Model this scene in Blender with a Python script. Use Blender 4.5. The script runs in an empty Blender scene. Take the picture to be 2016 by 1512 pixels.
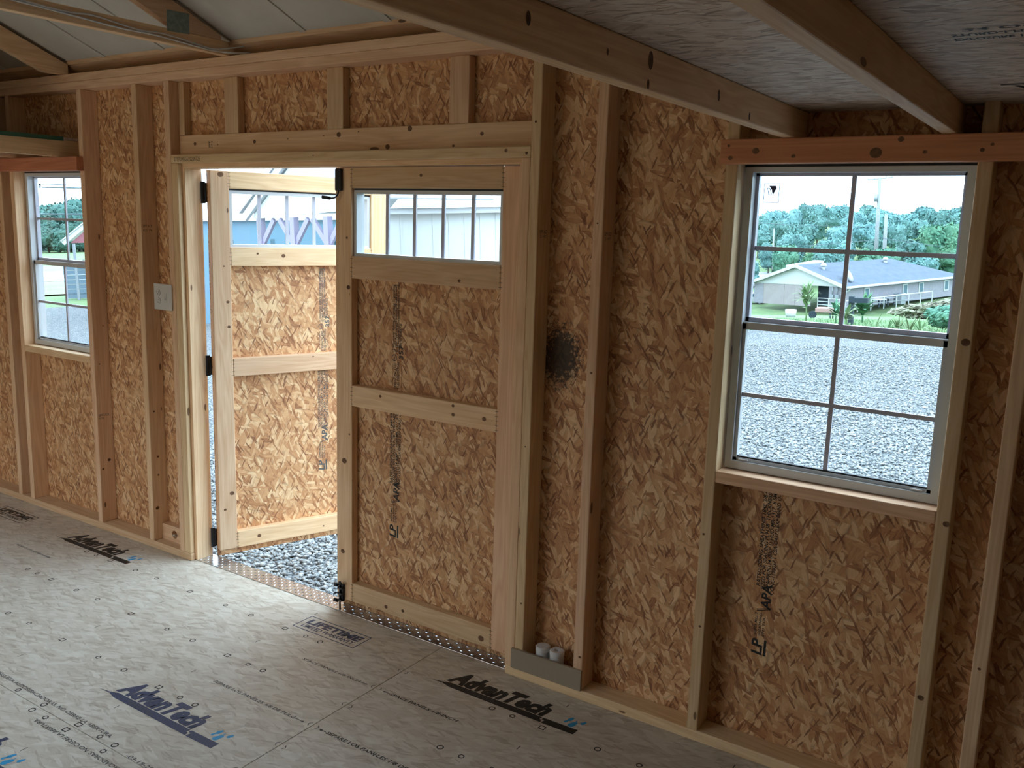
import bpy, bmesh, math, random
import numpy as np
from mathutils import Matrix, Vector
random.seed(7); rng = np.random.default_rng(7)
SC = bpy.context.scene; COL = SC.collection

# ---------------------------------------------------------------- camera, sky, exposure
EYE = Vector((1.6412, -2.7504, 1.6922))
RW = ((0.83263, 0.55302, 0.03009), (0.1223, -0.1306, -0.98386), (-0.54017, 0.82287, -0.17637))  # world->camera (x right, y down, z forward)
cam = bpy.data.cameras.new('camera'); cam.sensor_width = 36.0; cam.lens = 1767.0 / 2016 * 36.0
cam.clip_start = 0.05; cam.clip_end = 2000
co = bpy.data.objects.new('camera', cam); COL.objects.link(co)
m = Matrix(((RW[0][0], -RW[1][0], -RW[2][0], EYE[0]), (RW[0][1], -RW[1][1], -RW[2][1], EYE[1]), (RW[0][2], -RW[1][2], -RW[2][2], EYE[2]), (0, 0, 0, 1)))
co.matrix_world = m; SC.camera = co
SKY_STRENGTH = 5.2
world = bpy.data.worlds.new('overcast_sky'); SC.world = world; world.use_nodes = True
bg = world.node_tree.nodes['Background']; bg.inputs[0].default_value = (0.64, 0.83, 1.0, 1); bg.inputs[1].default_value = SKY_STRENGTH
SC.view_settings.view_transform = 'Standard'; SC.view_settings.look = 'None'
SC.view_settings.exposure = 0.42; SC.view_settings.gamma = 1.0; SC.view_settings.use_curve_mapping = False
cy = SC.cycles; cy.max_bounces = 10; cy.diffuse_bounces = 4; cy.glossy_bounces = 3; cy.transparent_max_bounces = 12
cy.transmission_bounces = 4; cy.caustics_reflective = False; cy.caustics_refractive = False; cy.sample_clamp_indirect = 6; cy.use_denoising = True; cy.adaptive_threshold = 0.08
def portal(name, loc, rot, sx, sy):       # light portals in the openings: they only guide the sky light
    l = bpy.data.lights.new(name, 'AREA'); l.shape = 'RECTANGLE'; l.size = sx; l.size_y = sy; l.cycles.is_portal = True
    o = bpy.data.objects.new(name, l); COL.objects.link(o); o.location = loc; o.rotation_euler = rot
H = math.pi / 2
# opening added in the unseen back wall to let in more daylight
BK = (-4.0, -1.0, 0.0, 2.05)
portal('portal_back', ((BK[0] + BK[1]) / 2, -3.72, (BK[2] + BK[3]) / 2), (H, 0, math.pi), BK[1] - BK[0], BK[3] - BK[2])
portal('portal_door', (-1.03, 0.05, 0.95), (-H, 0, 0), 1.85, 1.9)
portal('portal_window', (1.0, 0.05, 1.41), (-H, 0, 0), 0.62, 0.93)
portal('portal_window', (-3.07, 0.05, 1.41), (-H, 0, 0), 0.62, 0.93)

# ---------------------------------------------------------------- materials
def new_mat(name):
    m = bpy.data.materials.new(name); m.use_nodes = True; return m, m.node_tree, m.node_tree.nodes['Principled BSDF']
class G:
    def __init__(s, nt): s.nt = nt
    def n(s, t, **kw):
        x = s.nt.nodes.new(t)
        for k, v in kw.items(): setattr(x, k, v)
        return x
    def l(s, a, b): s.nt.links.new(a, b)
    def put(s, inp, v):
        if isinstance(v, bpy.types.NodeSocket): s.l(v, inp)
        elif v is not None: inp.default_value = v
    def math(s, op, a, b=None, c=None, clamp=False):
        x = s.n('ShaderNodeMath', operation=op); x.use_clamp = clamp
        s.put(x.inputs[0], a); s.put(x.inputs[1], b)
        if c is not None: s.put(x.inputs[2], c)
        return x.outputs[0]
    def comb(s, a, b, c):
        x = s.n('ShaderNodeCombineXYZ'); s.put(x.inputs[0], a); s.put(x.inputs[1], b); s.put(x.inputs[2], c); return x.outputs[0]
    def vm(s, op, a, b=None, sc=None):
        x = s.n('ShaderNodeVectorMath', operation=op); s.put(x.inputs[0], a)
        if b is not None: s.put(x.inputs[1], b)
        if sc is not None: s.put(x.inputs['Scale'], sc)
        return x.outputs[0]
    def noise(s, v, scale, detail=2, rough=0.5, dist=0, dim='3D'):
        x = s.n('ShaderNodeTexNoise', noise_dimensions=dim); s.put(x.inputs['Vector'], v); x.inputs['Scale'].default_value = scale
        x.inputs['Detail'].default_value = detail; x.inputs['Roughness'].default_value = rough; x.inputs['Distortion'].default_value = dist
        return x.outputs[0]
    def mix(s, f, a, b, mode='MIX'):
        x = s.n('ShaderNodeMix', data_type='RGBA', blend_type=mode); s.put(x.inputs[0], f); s.put(x.inputs[6], a); s.put(x.inputs[7], b); return x.outputs[2]
    def ramp(s, v, stops, interp='LINEAR'):
        x = s.n('ShaderNodeValToRGB'); s.put(x.inputs[0], v); cr = x.color_ramp; cr.interpolation = interp
        while len(cr.elements) < len(stops): cr.elements.new(0.5)
        for e, (p, c) in zip(cr.elements, stops): e.position = p; e.color = (*c, 1)
        return x.outputs[0]
    def map(s, v, a, b, c, d):
        x = s.n('ShaderNodeMapRange'); s.put(x.inputs[0], v)
        for i, q in enumerate((a, b, c, d)): x.inputs[i + 1].default_value = q
        return x.outputs[0]
ALB = 1.0
def plain(name, col, rough=0.6, metal=0.0, spec=0.5, emit=None):
    col = tuple(v * ALB for v in col)
    m, nt, b = new_mat(name); b.inputs['Base Color'].default_value = (*col, 1); b.inputs['Roughness'].default_value = rough
    b.inputs['Metallic'].default_value = metal; b.inputs['Specular IOR Level'].default_value = spec
    return m
def mottled(name, c1, c2, scale=20, rough=0.7, stretch=(1, 1, 1), bump=0.0, detail=4, spec=0.3):
    c1 = tuple(v * ALB for v in c1); c2 = tuple(v * ALB for v in c2)
    m, nt, b = new_mat(name); g = G(nt); tc = g.n('ShaderNodeTexCoord')
    v = g.vm('MULTIPLY', tc.outputs['Object'], stretch); n = g.noise(v, scale, detail, 0.6)
    g.l(g.ramp(n, [(0.3, c1), (0.7, c2)]), b.inputs['Base Color']); b.inputs['Roughness'].default_value = rough; b.inputs['Specular IOR Level'].default_value = spec
    if bump:
        x = g.n('ShaderNodeBump'); x.inputs['Strength'].default_value = 0.6; x.inputs['Distance'].default_value = bump; g.l(n, x.inputs['Height']); g.l(x.outputs[0], b.inputs['Normal'])
    return m
def pine(name, axis, light=(0.84, 0.60, 0.365), dark=(0.64, 0.385, 0.20), knot=(0.12, 0.045, 0.018), rough=0.62):
    m, nt, b = new_mat(name); g = G(nt); tc = g.n('ShaderNodeTexCoord'); oi = g.n('ShaderNodeObjectInfo')
    sp = g.n('ShaderNodeSeparateXYZ'); g.l(tc.outputs['Object'], sp.inputs[0])
    o = [sp.outputs[0], sp.outputs[1], sp.outputs[2]]; A = o[axis]; B, Cc = [o[i] for i in range(3) if i != axis]
    r = g.math('MULTIPLY', oi.outputs['Random'], 37.0)
    A2 = g.math('ADD', A, r)
    n1 = g.noise(g.comb(g.math('MULTIPLY', A2, 1.1), g.math('MULTIPLY', B, 16), g.math('MULTIPLY', Cc, 16)), 1.0, 2, 0.5, 0.6)
    w = g.math('FRACT', g.math('MULTIPLY', n1, 7.0)); w = g.math('ABSOLUTE', g.math('SUBTRACT', w, 0.5))
    n2 = g.noise(g.comb(g.math('MULTIPLY', A2, 5), g.math('MULTIPLY', B, 160), g.math('MULTIPLY', Cc, 160)), 1.0, 2, 0.6)
    n3 = g.noise(g.comb(g.math('MULTIPLY', A2, 2.5), g.math('MULTIPLY', B, 5), g.math('MULTIPLY', Cc, 5)), 1.0, 2, 0.5)
    f = g.math('ADD', g.math('MULTIPLY', w, 0.55), g.math('ADD', g.math('MULTIPLY', n2, 0.45), g.math('MULTIPLY', n3, 0.35)))
    c = g.ramp(f, [(0.28, light), (0.85, dark)])
    # knots and nail heads
    vo = g.n('ShaderNodeTexVoronoi', voronoi_dimensions='3D'); vo.inputs['Scale'].default_value = 1.0
    g.l(g.comb(g.math('MULTIPLY', A2, 5.0), g.math('MULTIPLY', B, 15), g.math('MULTIPLY', Cc, 15)), vo.inputs['Vector'])
    sel = g.n('ShaderNodeSeparateColor'); g.l(vo.outputs['Color'], sel.inputs[0])
    rad = g.math('MULTIPLY', g.math('SUBTRACT', sel.outputs[0], 0.45), 0.24)
    k = g.math('SUBTRACT', rad, vo.outputs['Distance']); k = g.math('MULTIPLY', k, 45.0, clamp=True)
    halo = g.math('MULTIPLY', g.math('SUBTRACT', g.math('MULTIPLY', rad, 2.2), vo.outputs['Distance']), 5.0, clamp=True)
    c = g.mix(g.math('MULTIPLY', halo, 0.45), c, (*dark, 1)); c = g.mix(g.math('MULTIPLY', k, 0.85), c, (*knot, 1))
    hsv = g.n('ShaderNodeHueSaturation'); g.l(c, hsv.inputs['Color']); g.l(g.map(oi.outputs['Random'], 0, 1, 0.86, 1.1), hsv.inputs['Value'])
    r2 = g.math('FRACT', g.math('MULTIPLY', oi.outputs['Random'], 13.7)); g.l(g.map(r2, 0, 1, 0.488, 0.506), hsv.inputs['Hue']); hsv.inputs['Saturation'].default_value = 1.0
    g.l(hsv.outputs[0], b.inputs['Base Color']); b.inputs['Roughness'].default_value = rough; b.inputs['Specular IOR Level'].default_value = 0.35
    bp = g.n('ShaderNodeBump'); bp.inputs['Strength'].default_value = 0.25; bp.inputs['Distance'].default_value = 0.002; g.l(n2, bp.inputs['Height']); g.l(bp.outputs[0], b.inputs['Normal'])
    return m
def osb(name, plane, pal, scale=1.0, rough=0.55, contrast=1.0, aniso=0.0, stain=None, gloss=0.35):
    """strand board: layers of voronoi cells, each holding one rotated wood flake"""
    m, nt, b = new_mat(name); g = G(nt); tc = g.n('ShaderNodeTexCoord'); oi = g.n('ShaderNodeObjectInfo')
    sp = g.n('ShaderNodeSeparateXYZ'); g.l(tc.outputs['Object'], sp.inputs[0])
    ax = {'xz': (0, 2), 'xy': (0, 1), 'yz': (1, 2)}[plane]
    r = g.math('MULTIPLY', oi.outputs['Random'], 23.0)
    P = g.comb(g.math('ADD', sp.outputs[ax[0]], r), sp.outputs[ax[1]], 0.0)
    wob = g.n('ShaderNodeTexNoise', noise_dimensions='2D'); g.l(P, wob.inputs['Vector']); wob.inputs['Scale'].default_value = 30; wob.inputs['Detail'].default_value = 1
    P = g.vm('ADD', P, g.vm('SCALE', g.vm('SUBTRACT', wob.outputs['Color'], (0.5, 0.5, 0.5)), sc=0.007))
    base = g.noise(P, 9.0, 3, 0.6, 0, '2D')
    c = g.ramp(base, [(0.3, pal[1]), (0.7, pal[2])])
    hsum = base
    W90 = 90 if plane == 'xz' else 0
    # (angle, cells per metre along / across the flake, share of cells kept, tone centre, tone spread)
    layers = [(W90 + 5, 10, 38, 0.60, 0.60, 0.8), (W90 - 52, 11, 42, 0.5, 0.56, 0.85), (W90 + 47, 12, 46, 0.45, 0.56, 0.9), (W90 - 23, 15, 58, 0.42, 0.60, 0.95), (W90 + 76, 17, 66, 0.30, 0.54, 1.0), (W90 + 20, 21, 84, 0.30, 0.54, 1.05),
              (W90 + 34, 26, 170, 0.055, 0.08, 0.25), (W90 - 27, 30, 190, 0.05, 0.06, 0.25)]
    for i, (ang, sl, sa, keepf, tc_, ts) in enumerate(layers):
        an = math.radians(ang * (1 - aniso)); ca, sa_ = math.cos(an), math.sin(an)
        ps = g.n('ShaderNodeVectorMath', operation='DOT_PRODUCT'); g.put(ps.inputs[0], P); ps.inputs[1].default_value = (ca, sa_, 0)
        pt = g.n('ShaderNodeVectorMath', operation='DOT_PRODUCT'); g.put(pt.inputs[0], P); pt.inputs[1].default_value = (-sa_, ca, 0)
        u = g.math('MULTIPLY_ADD', ps.outputs['Value'], sl * scale, 3.7 * i); w = g.math('MULTIPLY_ADD', pt.outputs['Value'], sa * scale, 1.9 * i)
        v = g.n('ShaderNodeTexVoronoi', voronoi_dimensions='2D'); v.inputs['Scale'].default_value = 1.0; v.inputs['Randomness'].default_value = 0.95
        uv_ = g.comb(u, w, 0.0); g.l(uv_, v.inputs['Vector'])
        rc = g.n('ShaderNodeSeparateColor'); g.l(v.outputs['Color'], rc.inputs[0])
        mask = g.math('LESS_THAN', rc.outputs[2], keepf)
        gr = g.noise(g.comb(g.math('MULTIPLY', u, 1.5), g.math('MULTIPLY', w, 3.0), 0.0), 1.0, 1, 0.6, 0, '2D') if i < 6 else 0.5
        tone = g.math('ADD', g.math('MULTIPLY_ADD', g.math('SUBTRACT', rc.outputs[1], 0.5), 0.8 * ts, tc_), g.math('MULTIPLY', g.math('SUBTRACT', gr, 0.5), 0.45))
        fc = g.ramp(tone, [(0.0, pal[0]), (0.28, pal[1]), (0.60, pal[2]), (1.0, pal[3])])
        if i < 6:
            rim = g.math('MULTIPLY', g.math('SUBTRACT', v.outputs['Distance'], 0.50), 4.0, clamp=True)
            fc = g.mix(g.math('MULTIPLY', rim, 0.40 * contrast), fc, (*pal[0], 1))
            if contrast < 1: mask = g.math('MULTIPLY', mask, 0.55 + 0.4 * contrast)
        else: mask = g.math('MULTIPLY', mask, 0.85 * contrast)
        c = g.mix(mask, c, fc)
        hsum = g.math('ADD', hsum, g.math('MULTIPLY', mask, rc.outputs[1]))
    if stain:
        dx = g.math('SUBTRACT', sp.outputs[ax[0]], stain[0]); dz = g.math('SUBTRACT', sp.outputs[ax[1]], stain[1])
        dd = g.math('SQRT', g.math('ADD', g.math('POWER', g.math('DIVIDE', dx, stain[2]), 2.0), g.math('POWER', g.math('DIVIDE', dz, stain[3]), 2.0)))
        sn = g.noise(P, 70, 5, 0.75, 0, '2D'); dd = g.math('ADD', dd, g.math('MULTIPLY', g.math('SUBTRACT', sn, 0.5), 2.4))
        c = g.mix(g.math('MULTIPLY', g.math('MULTIPLY', g.math('SUBTRACT', 1.12, dd), 2.4, clamp=True), 0.93), c, (0.02, 0.016, 0.012, 1))
    g.l(c, b.inputs['Base Color']); b.inputs['Roughness'].default_value = rough; b.inputs['Specular IOR Level'].default_value = gloss
    bp = g.n('ShaderNodeBump'); bp.inputs['Strength'].default_value = 0.35; bp.inputs['Distance'].default_value = 0.0012; g.l(hsum, bp.inputs['Height']); g.l(bp.outputs[0], b.inputs['Normal'])
    return m
WALL_PAL = [(0.21, 0.075, 0.032), (0.54, 0.255, 0.110), (0.69, 0.385, 0.185), (0.86, 0.60, 0.34)]
FLOOR_PAL = [(0.34, 0.26, 0.19), (0.56, 0.49, 0.40), (0.63, 0.57, 0.48), (0.72, 0.67, 0.58)]
DECK_PAL = [(0.28, 0.19, 0.135), (0.68, 0.53, 0.42), (0.80, 0.66, 0.55), (0.88, 0.80, 0.70)]
M = {}
for i, a in enumerate('xyz'):
    M['pine_' + a] = pine('pine_lumber_' + a, i)
    M['red_' + a] = pine('red_lumber_' + a, i, (0.66, 0.29, 0.14), (0.48, 0.18, 0.08), (0.07, 0.025, 0.012))
M['osb_wall'] = osb('strand_board_wall', 'xz', WALL_PAL)
M['osb_stain'] = osb('strand_board_stained', 'xz', WALL_PAL, stain=(0.0, 0.0, 0.085, 0.11))
M['osb_side'] = osb('strand_board_side', 'yz', WALL_PAL)
M['osb_floor'] = osb('strand_board_floor', 'xy', FLOOR_PAL, scale=0.85, rough=0.42, contrast=0.55, aniso=0.45, gloss=0.45)
M['osb_deck'] = osb('strand_board_deck', 'xy', DECK_PAL, scale=1.0, rough=0.6, contrast=0.9, aniso=0.3)
M['ink'] = plain('navy_ink', (0.035, 0.045, 0.10), 0.5)
M['black_ink'] = plain('black_ink', (0.014, 0.012, 0.011), 0.6)
M['gray_ink'] = plain('grey_ink', (0.09, 0.085, 0.08), 0.6)
M['blue_ink'] = plain('blue_ink', (0.02, 0.30, 0.58), 0.5)
M['pale_ink'] = plain('pale_print', (0.50, 0.44, 0.34), 0.6)
M['vinyl'] = plain('white_vinyl', (0.60, 0.62, 0.64), 0.35)
M['muntin'] = plain('white_grille', (0.50, 0.50, 0.58), 0.4)
M['gasket'] = plain('black_gasket', (0.02, 0.02, 0.025), 0.6)
M['black_steel'] = plain('black_steel', (0.02, 0.02, 0.024), 0.38, 0.4)
M['plastic'] = plain('light_plastic', (0.62, 0.60, 0.56), 0.35)
M['cable'] = plain('white_cable', (0.70, 0.68, 0.66), 0.5)
M['steel'] = mottled('tread_plate_steel', (0.55, 0.56, 0.58), (0.70, 0.71, 0.73), 8, 0.24, spec=0.5); M['steel'].node_tree.nodes['Principled BSDF'].inputs['Metallic'].default_value = 0.9
M['zinc'] = mottled('gusset_steel', (0.16, 0.21, 0.18), (0.30, 0.36, 0.32), 60, 0.45); M['zinc'].node_tree.nodes['Principled BSDF'].inputs['Metallic'].default_value = 0.5
M['roofwhite'] = mottled('roof_underside', (0.56, 0.52, 0.46), (0.66, 0.62, 0.56), 3, 0.5)
M['siding'] = plain('grey_siding_board', (0.33, 0.26, 0.18), 0.7)
M['trim'] = plain('outside_trim', (0.55, 0.55, 0.58), 0.6)
M['green'] = plain('green_edge', (0.03, 0.10, 0.06), 0.6)
def glass_mat():
    m, nt, b = new_mat('window_glass'); g = G(nt); nt.nodes.remove(b)
    t = g.n('ShaderNodeBsdfTransparent'); t.inputs[0].default_value = (0.975, 0.985, 0.985, 1)
    gl = g.n('ShaderNodeBsdfGlossy'); gl.inputs['Roughness'].default_value = 0.02
    lw = g.n('ShaderNodeLayerWeight'); lw.inputs['Blend'].default_value = 0.5; fr = g.math('ADD', g.math('MULTIPLY', g.math('POWER', lw.outputs['Facing'], 5.0), 0.6), 0.02); mx = g.n('ShaderNodeMixShader'); g.l(fr, mx.inputs[0]); g.l(t.outputs[0], mx.inputs[1]); g.l(gl.outputs[0], mx.inputs[2])
    g.l(mx.outputs[0], nt.nodes['Material Output'].inputs[0]); return m
M['glass'] = glass_mat()

def film_mat():
    m, nt, b = new_mat('sticker_film'); g = G(nt); nt.nodes.remove(b); t = g.n('ShaderNodeBsdfTransparent'); t.inputs[0].default_value = (0.9, 0.93, 0.95, 1)
    d = g.n('ShaderNodeBsdfTranslucent'); d.inputs[0].default_value = (0.8, 0.8, 0.8, 1); mx = g.n('ShaderNodeMixShader'); mx.inputs[0].default_value = 0.4; g.l(t.outputs[0], mx.inputs[1]); g.l(d.outputs[0], mx.inputs[2]); g.l(mx.outputs[0], nt.nodes['Material Output'].inputs[0]); return m
M['film'] = film_mat()

# ---------------------------------------------------------------- mesh helpers
def link(name, me, mat=None, parent=None, loc=(0, 0, 0), rot=None):
    o = bpy.data.objects.new(name, me); COL.objects.link(o)
    if mat is not None and me is not None and hasattr(me, 'materials') and len(me.materials) == 0: me.materials.append(mat)
    o.location = loc
    if rot is not None: o.rotation_euler = rot
    if parent is not None: o.parent = parent
    return o
def tag(o, label=None, cat=None, group=None, kind=None):
    for k, v in (('label', label), ('category', cat), ('group', group), ('kind', kind)):
        if v is not None: o[k] = v
    return o
def empty(name, loc=(0, 0, 0), rot=None, parent=None): return link(name, None, None, parent, loc, rot)
def bm_box(bm, x0, x1, y0, y1, z0, z1, mtx=None):
    vs = [bm.verts.new((x, y, z)) for x in (x0, x1) for y in (y0, y1) for z in (z0, z1)]
    for f in ((0, 1, 3, 2), (4, 6, 7, 5), (0, 4, 5, 1), (2, 3, 7, 6), (0, 2, 6, 4), (1, 5, 7, 3)): bm.faces.new([vs[i] for i in f])
    if mtx is not None: bmesh.ops.transform(bm, matrix=mtx, verts=vs)
    return vs
def finish(bm, smooth=False):
    bmesh.ops.recalc_face_normals(bm, faces=bm.faces); me = bpy.data.meshes.new('mesh'); bm.to_mesh(me); bm.free()
    if smooth: me.shade_smooth()
    return me
def box(name, parent, x0, x1, y0, y1, z0, z1, mat, bev=0.0, kind=None, seg=2):
    cx, cyy, cz = (x0 + x1) / 2, (y0 + y1) / 2, (z0 + z1) / 2
    bm = bmesh.new(); bm_box(bm, x0 - cx, x1 - cx, y0 - cyy, y1 - cyy, z0 - cz, z1 - cz)
    if bev: bmesh.ops.bevel(bm, geom=bm.edges[:], offset=bev, segments=seg, affect='EDGES', profile=0.5)
    o = link(name, finish(bm), mat, parent, (cx, cyy, cz))
    if bev:
        for p in o.data.polygons: p.use_smooth = False
    if kind: o['kind'] = kind
    return o
def lumber(name, parent, x0, x1, y0, y1, z0, z1, red=False, bev=0.0035):
    d = (x1 - x0, y1 - y0, z1 - z0); ax = 'xyz'[d.index(max(d))]
    return box(name, parent, x0, x1, y0, y1, z0, z1, M[('red_' if red else 'pine_') + ax], bev)
def boxes(name, parent, lst, mat, kind=None, loc=(0, 0, 0)):
    bm = bmesh.new()
    for b in lst: bm_box(bm, b[0] - loc[0], b[1] - loc[0], b[2] - loc[1], b[3] - loc[1], b[4] - loc[2], b[5] - loc[2])
    o = link(name, finish(bm), mat, parent, loc)
    if kind: o['kind'] = kind
    return o
def bm_cyl(bm, p0, p1, r0, r1=None, seg=12):
    p0 = Vector(p0); p1 = Vector(p1); r1 = r0 if r1 is None else r1; d = p1 - p0
    q = d.to_track_quat('Z', 'Y').to_matrix().to_4x4(); q.translation = (p0 + p1) / 2
    return bmesh.ops.create_cone(bm, cap_ends=True, segments=seg, radius1=r0, radius2=max(r1, 1e-5), depth=d.length, matrix=q)
def cyl(name, parent, p0, p1, r0, mat, r1=None, seg=16, smooth=True):
    bm = bmesh.new(); bm_cyl(bm, p0, p1, r0, r1, seg); me = finish(bm)
    if smooth:
        for p in me.polygons: p.use_smooth = len(p.vertices) == 4
    return link(name, me, mat, parent)
def tube(name, parent, pts, r, mat, seg=8, smooth_path=True):
    pts = [Vector(p) for p in pts]
    if smooth_path and len(pts) > 2:
        out = []
        for i in range(len(pts) - 1):
            p0 = pts[max(i - 1, 0)]; p1 = pts[i]; p2 = pts[i + 1]; p3 = pts[min(i + 2, len(pts) - 1)]
            for k in range(6):
                t = k / 6; out.append(0.5 * ((2 * p1) + (-p0 + p2) * t + (2 * p0 - 5 * p1 + 4 * p2 - p3) * t * t + (-p0 + 3 * p1 - 3 * p2 + p3) * t ** 3))
        out.append(pts[-1]); pts = out
    vs = []; fs = []
    for i, p in enumerate(pts):
        d = (pts[min(i + 1, len(pts) - 1)] - pts[max(i - 1, 0)]).normalized(); q = d.to_track_quat('Z', 'Y')
        for k in range(seg):
            a = 2 * math.pi * k / seg; vs.append(p + q @ Vector((r * math.cos(a), r * math.sin(a), 0)))
    for i in range(len(pts) - 1):
        for k in range(seg): fs.append((i * seg + k, i * seg + (k + 1) % seg, (i + 1) * seg + (k + 1) % seg, (i + 1) * seg + k))
    fs.append(tuple(range(seg))[::-1]); fs.append(tuple((len(pts) - 1) * seg + k for k in range(seg)))
    me = bpy.data.meshes.new('mesh'); me.from_pydata(vs, [], fs); me.shade_smooth(); return link(name, me, mat, parent)

# flat print: text and shapes in a local 2-D frame, laid on a surface
_dg = bpy.context.evaluated_depsgraph_get
def text_geo(s, x0, y0, w=None, h=0.02, bold=0.0, shear=0.0, rot=0.0):
    cu = bpy.data.curves.new('t', 'FONT'); cu.body = s; cu.size = 1.0; cu.offset = bold; cu.shear = shear; cu.resolution_u = 2
    ob = bpy.data.objects.new('t', cu); COL.objects.link(ob)
    me = bpy.data.meshes.new_from_object(ob.evaluated_get(_dg()))
    n = len(me.vertices); a = np.empty(n * 3, dtype=np.float32); me.vertices.foreach_get('co', a); a = a.reshape(-1, 3).astype(float)
    fs = [tuple(p.vertices) for p in me.polygons]
    bpy.data.objects.remove(ob); bpy.data.curves.remove(cu); bpy.data.meshes.remove(me)
    if not n: return [], []
    sy = h / 0.70; a[:, 1] *= sy
    mn, mxx = a[:, 0].min(), a[:, 0].max()
    sx = (w / (mxx - mn)) if w else sy
    a[:, 0] = (a[:, 0] - mn) * sx
    c, sn = math.cos(rot), math.sin(rot)
    X = a[:, 0] * c - a[:, 1] * sn + x0; Y = a[:, 0] * sn + a[:, 1] * c + y0
    return [(float(p), float(q)) for p, q in zip(X, Y)], fs
def poly(pts): return list(pts), [tuple(range(len(pts)))]
def ring(pts_out, pts_in):
    n = len(pts_out); return list(pts_out) + list(pts_in), [(i, (i + 1) % n, n + (i + 1) % n, n + i) for i in range(n)]
def rect(x0, y0, x1, y1): return poly([(x0, y0), (x1, y0), (x1, y1), (x0, y1)])
def frame2(x0, y0, x1, y1, t): return ring([(x0, y0), (x1, y0), (x1, y1), (x0, y1)], [(x0 + t, y0 + t), (x1 - t, y0 + t), (x1 - t, y1 - t), (x0 + t, y1 - t)])
def circ(x, y, r, t=None, n=20):
    o = [(x + r * math.cos(2 * math.pi * i / n), y + r * math.sin(2 * math.pi * i / n)) for i in range(n)]
    return poly(o) if t is None else ring(o, [(x + (r - t) * math.cos(2 * math.pi * i / n), y + (r - t) * math.sin(2 * math.pi * i / n)) for i in range(n)])
def drop(x, y, r, ang):
    pts = []
    for i in range(18):
        a = 2 * math.pi * i / 18; rr = r * (1 + 1.1 * max(0, math.cos(a)) ** 6); pts.append((rr * math.cos(a), rr * math.sin(a) * 0.85))
    c, s = math.cos(ang), math.sin(ang); return poly([(x + p * c - q * s, y + p * s + q * c) for p, q in pts])
def line2(x0, y0, x1, y1, t):
    d = Vector((x1 - x0, y1 - y0)).normalized() * t / 2; n = (-d.y, d.x)
    return poly([(x0 + n[0], y0 + n[1]), (x0 - n[0], y0 - n[1]), (x1 - n[0], y1 - n[1]), (x1 + n[0], y1 + n[1])])
def arrow(x0, y, x1, t=0.0034):
    s = 1 if x1 > x0 else -1; hx = x1 - s * 0.012
    return [line2(x0, y, hx, y, t), poly([(x1, y), (hx, y + 0.006), (hx, y - 0.006)])]
def decal(name, parent, geos, mat, f):
    """f maps (u, v) to a 3-D point in the parent's frame"""
    vs = []; fs = []
    for v, fc in geos:
        b = len(vs); vs += [f(*p) for p in v]; fs += [tuple(i + b for i in q) for q in fc]
    me = bpy.data.meshes.new('mesh'); me.from_pydata(vs, [], fs); me.update()
    return link(name, me, mat, parent)

# ================================================================ the shed: floor
F = -0.089; W = 0.0381
XL, XR, YB = -6.1, 5.3, -3.66
floor = tag(empty('floor', (0, 0, 0)), kind='structure')
GAP = 0.0012
def floor_panel(x0, x1, y0, y1):
    return box('floor_panel', floor, x0 + GAP, x1 - GAP, y0 + GAP, y1 - GAP, -0.018, 0, M['osb_floor'], 0.0008, seg=1)
fp = {}
Y1 = -0.064; Y2 = -1.249; Y3 = -2.468
fp['a'] = floor_panel(-2.858, -0.42, Y2, Y1); fp['b'] = floor_panel(-0.42, XR, Y2, Y1); fp['c'] = floor_panel(XL, -2.858, Y2, Y1)
fp['d'] = floor_panel(-1.64, 0.8, Y3, Y2); fp['e'] = floor_panel(XL, -1.64, Y3, Y2); fp['f'] = floor_panel(0.8, XR, Y3, Y2)
fp['g'] = floor_panel(-2.858, -0.42, YB, Y3); fp['h'] = floor_panel(-0.42, XR, YB, Y3); fp['i'] = floor_panel(XL, -2.858, YB, Y3)
box('subfloor_frame', floor, XL, XR, YB, 0.0, -0.16, -0.0185, M['pine_x'])
box('floor_edge_strip', floor, XL, -1.98, Y1, 0.0, -0.018, 0, M['osb_floor']); box('floor_edge_strip', floor, -0.10, XR, Y1, 0.0, -0.018, 0, M['osb_floor'])
# tread plate threshold
tp = box('threshold_plate', floor, -1.972, -0.1005, -0.064, 0.034, -0.018, 0.002, M['steel'], 0.001)
lz = bmesh.new(); sgn = 1
nx = 70; ny = 4
for i in range(nx):
    for j in range(ny):
        x = -1.96 + 1.85 * (i + 0.5) / nx; y = -0.058 + 0.088 * (j + 0.5) / ny; a = math.radians(20 if (i + j) % 2 else 110)
        L_, w_ = 0.009, 0.0024
        pts = [(L_, 0), (0, w_), (-L_, 0), (0, -w_)]; c, s = math.cos(a), math.sin(a)
        b0 = [lz.verts.new((x + p * c - q * s, y + p * s + q * c, 0.002)) for p, q in pts]
        t0 = [lz.verts.new((x + 0.6 * (p * c - q * s), y + 0.6 * (p * s + q * c), 0.0036)) for p, q in pts]
        lz.faces.new(t0)
        for k in range(4): lz.faces.new((b0[k], b0[(k + 1) % 4], t0[(k + 1) % 4], t0[k]))
me = finish(lz); o = link('raised_tread', me, M['steel'], None); o.parent = tp; o.location = -Vector(tp.location); o['kind'] = 'stuff'

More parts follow.
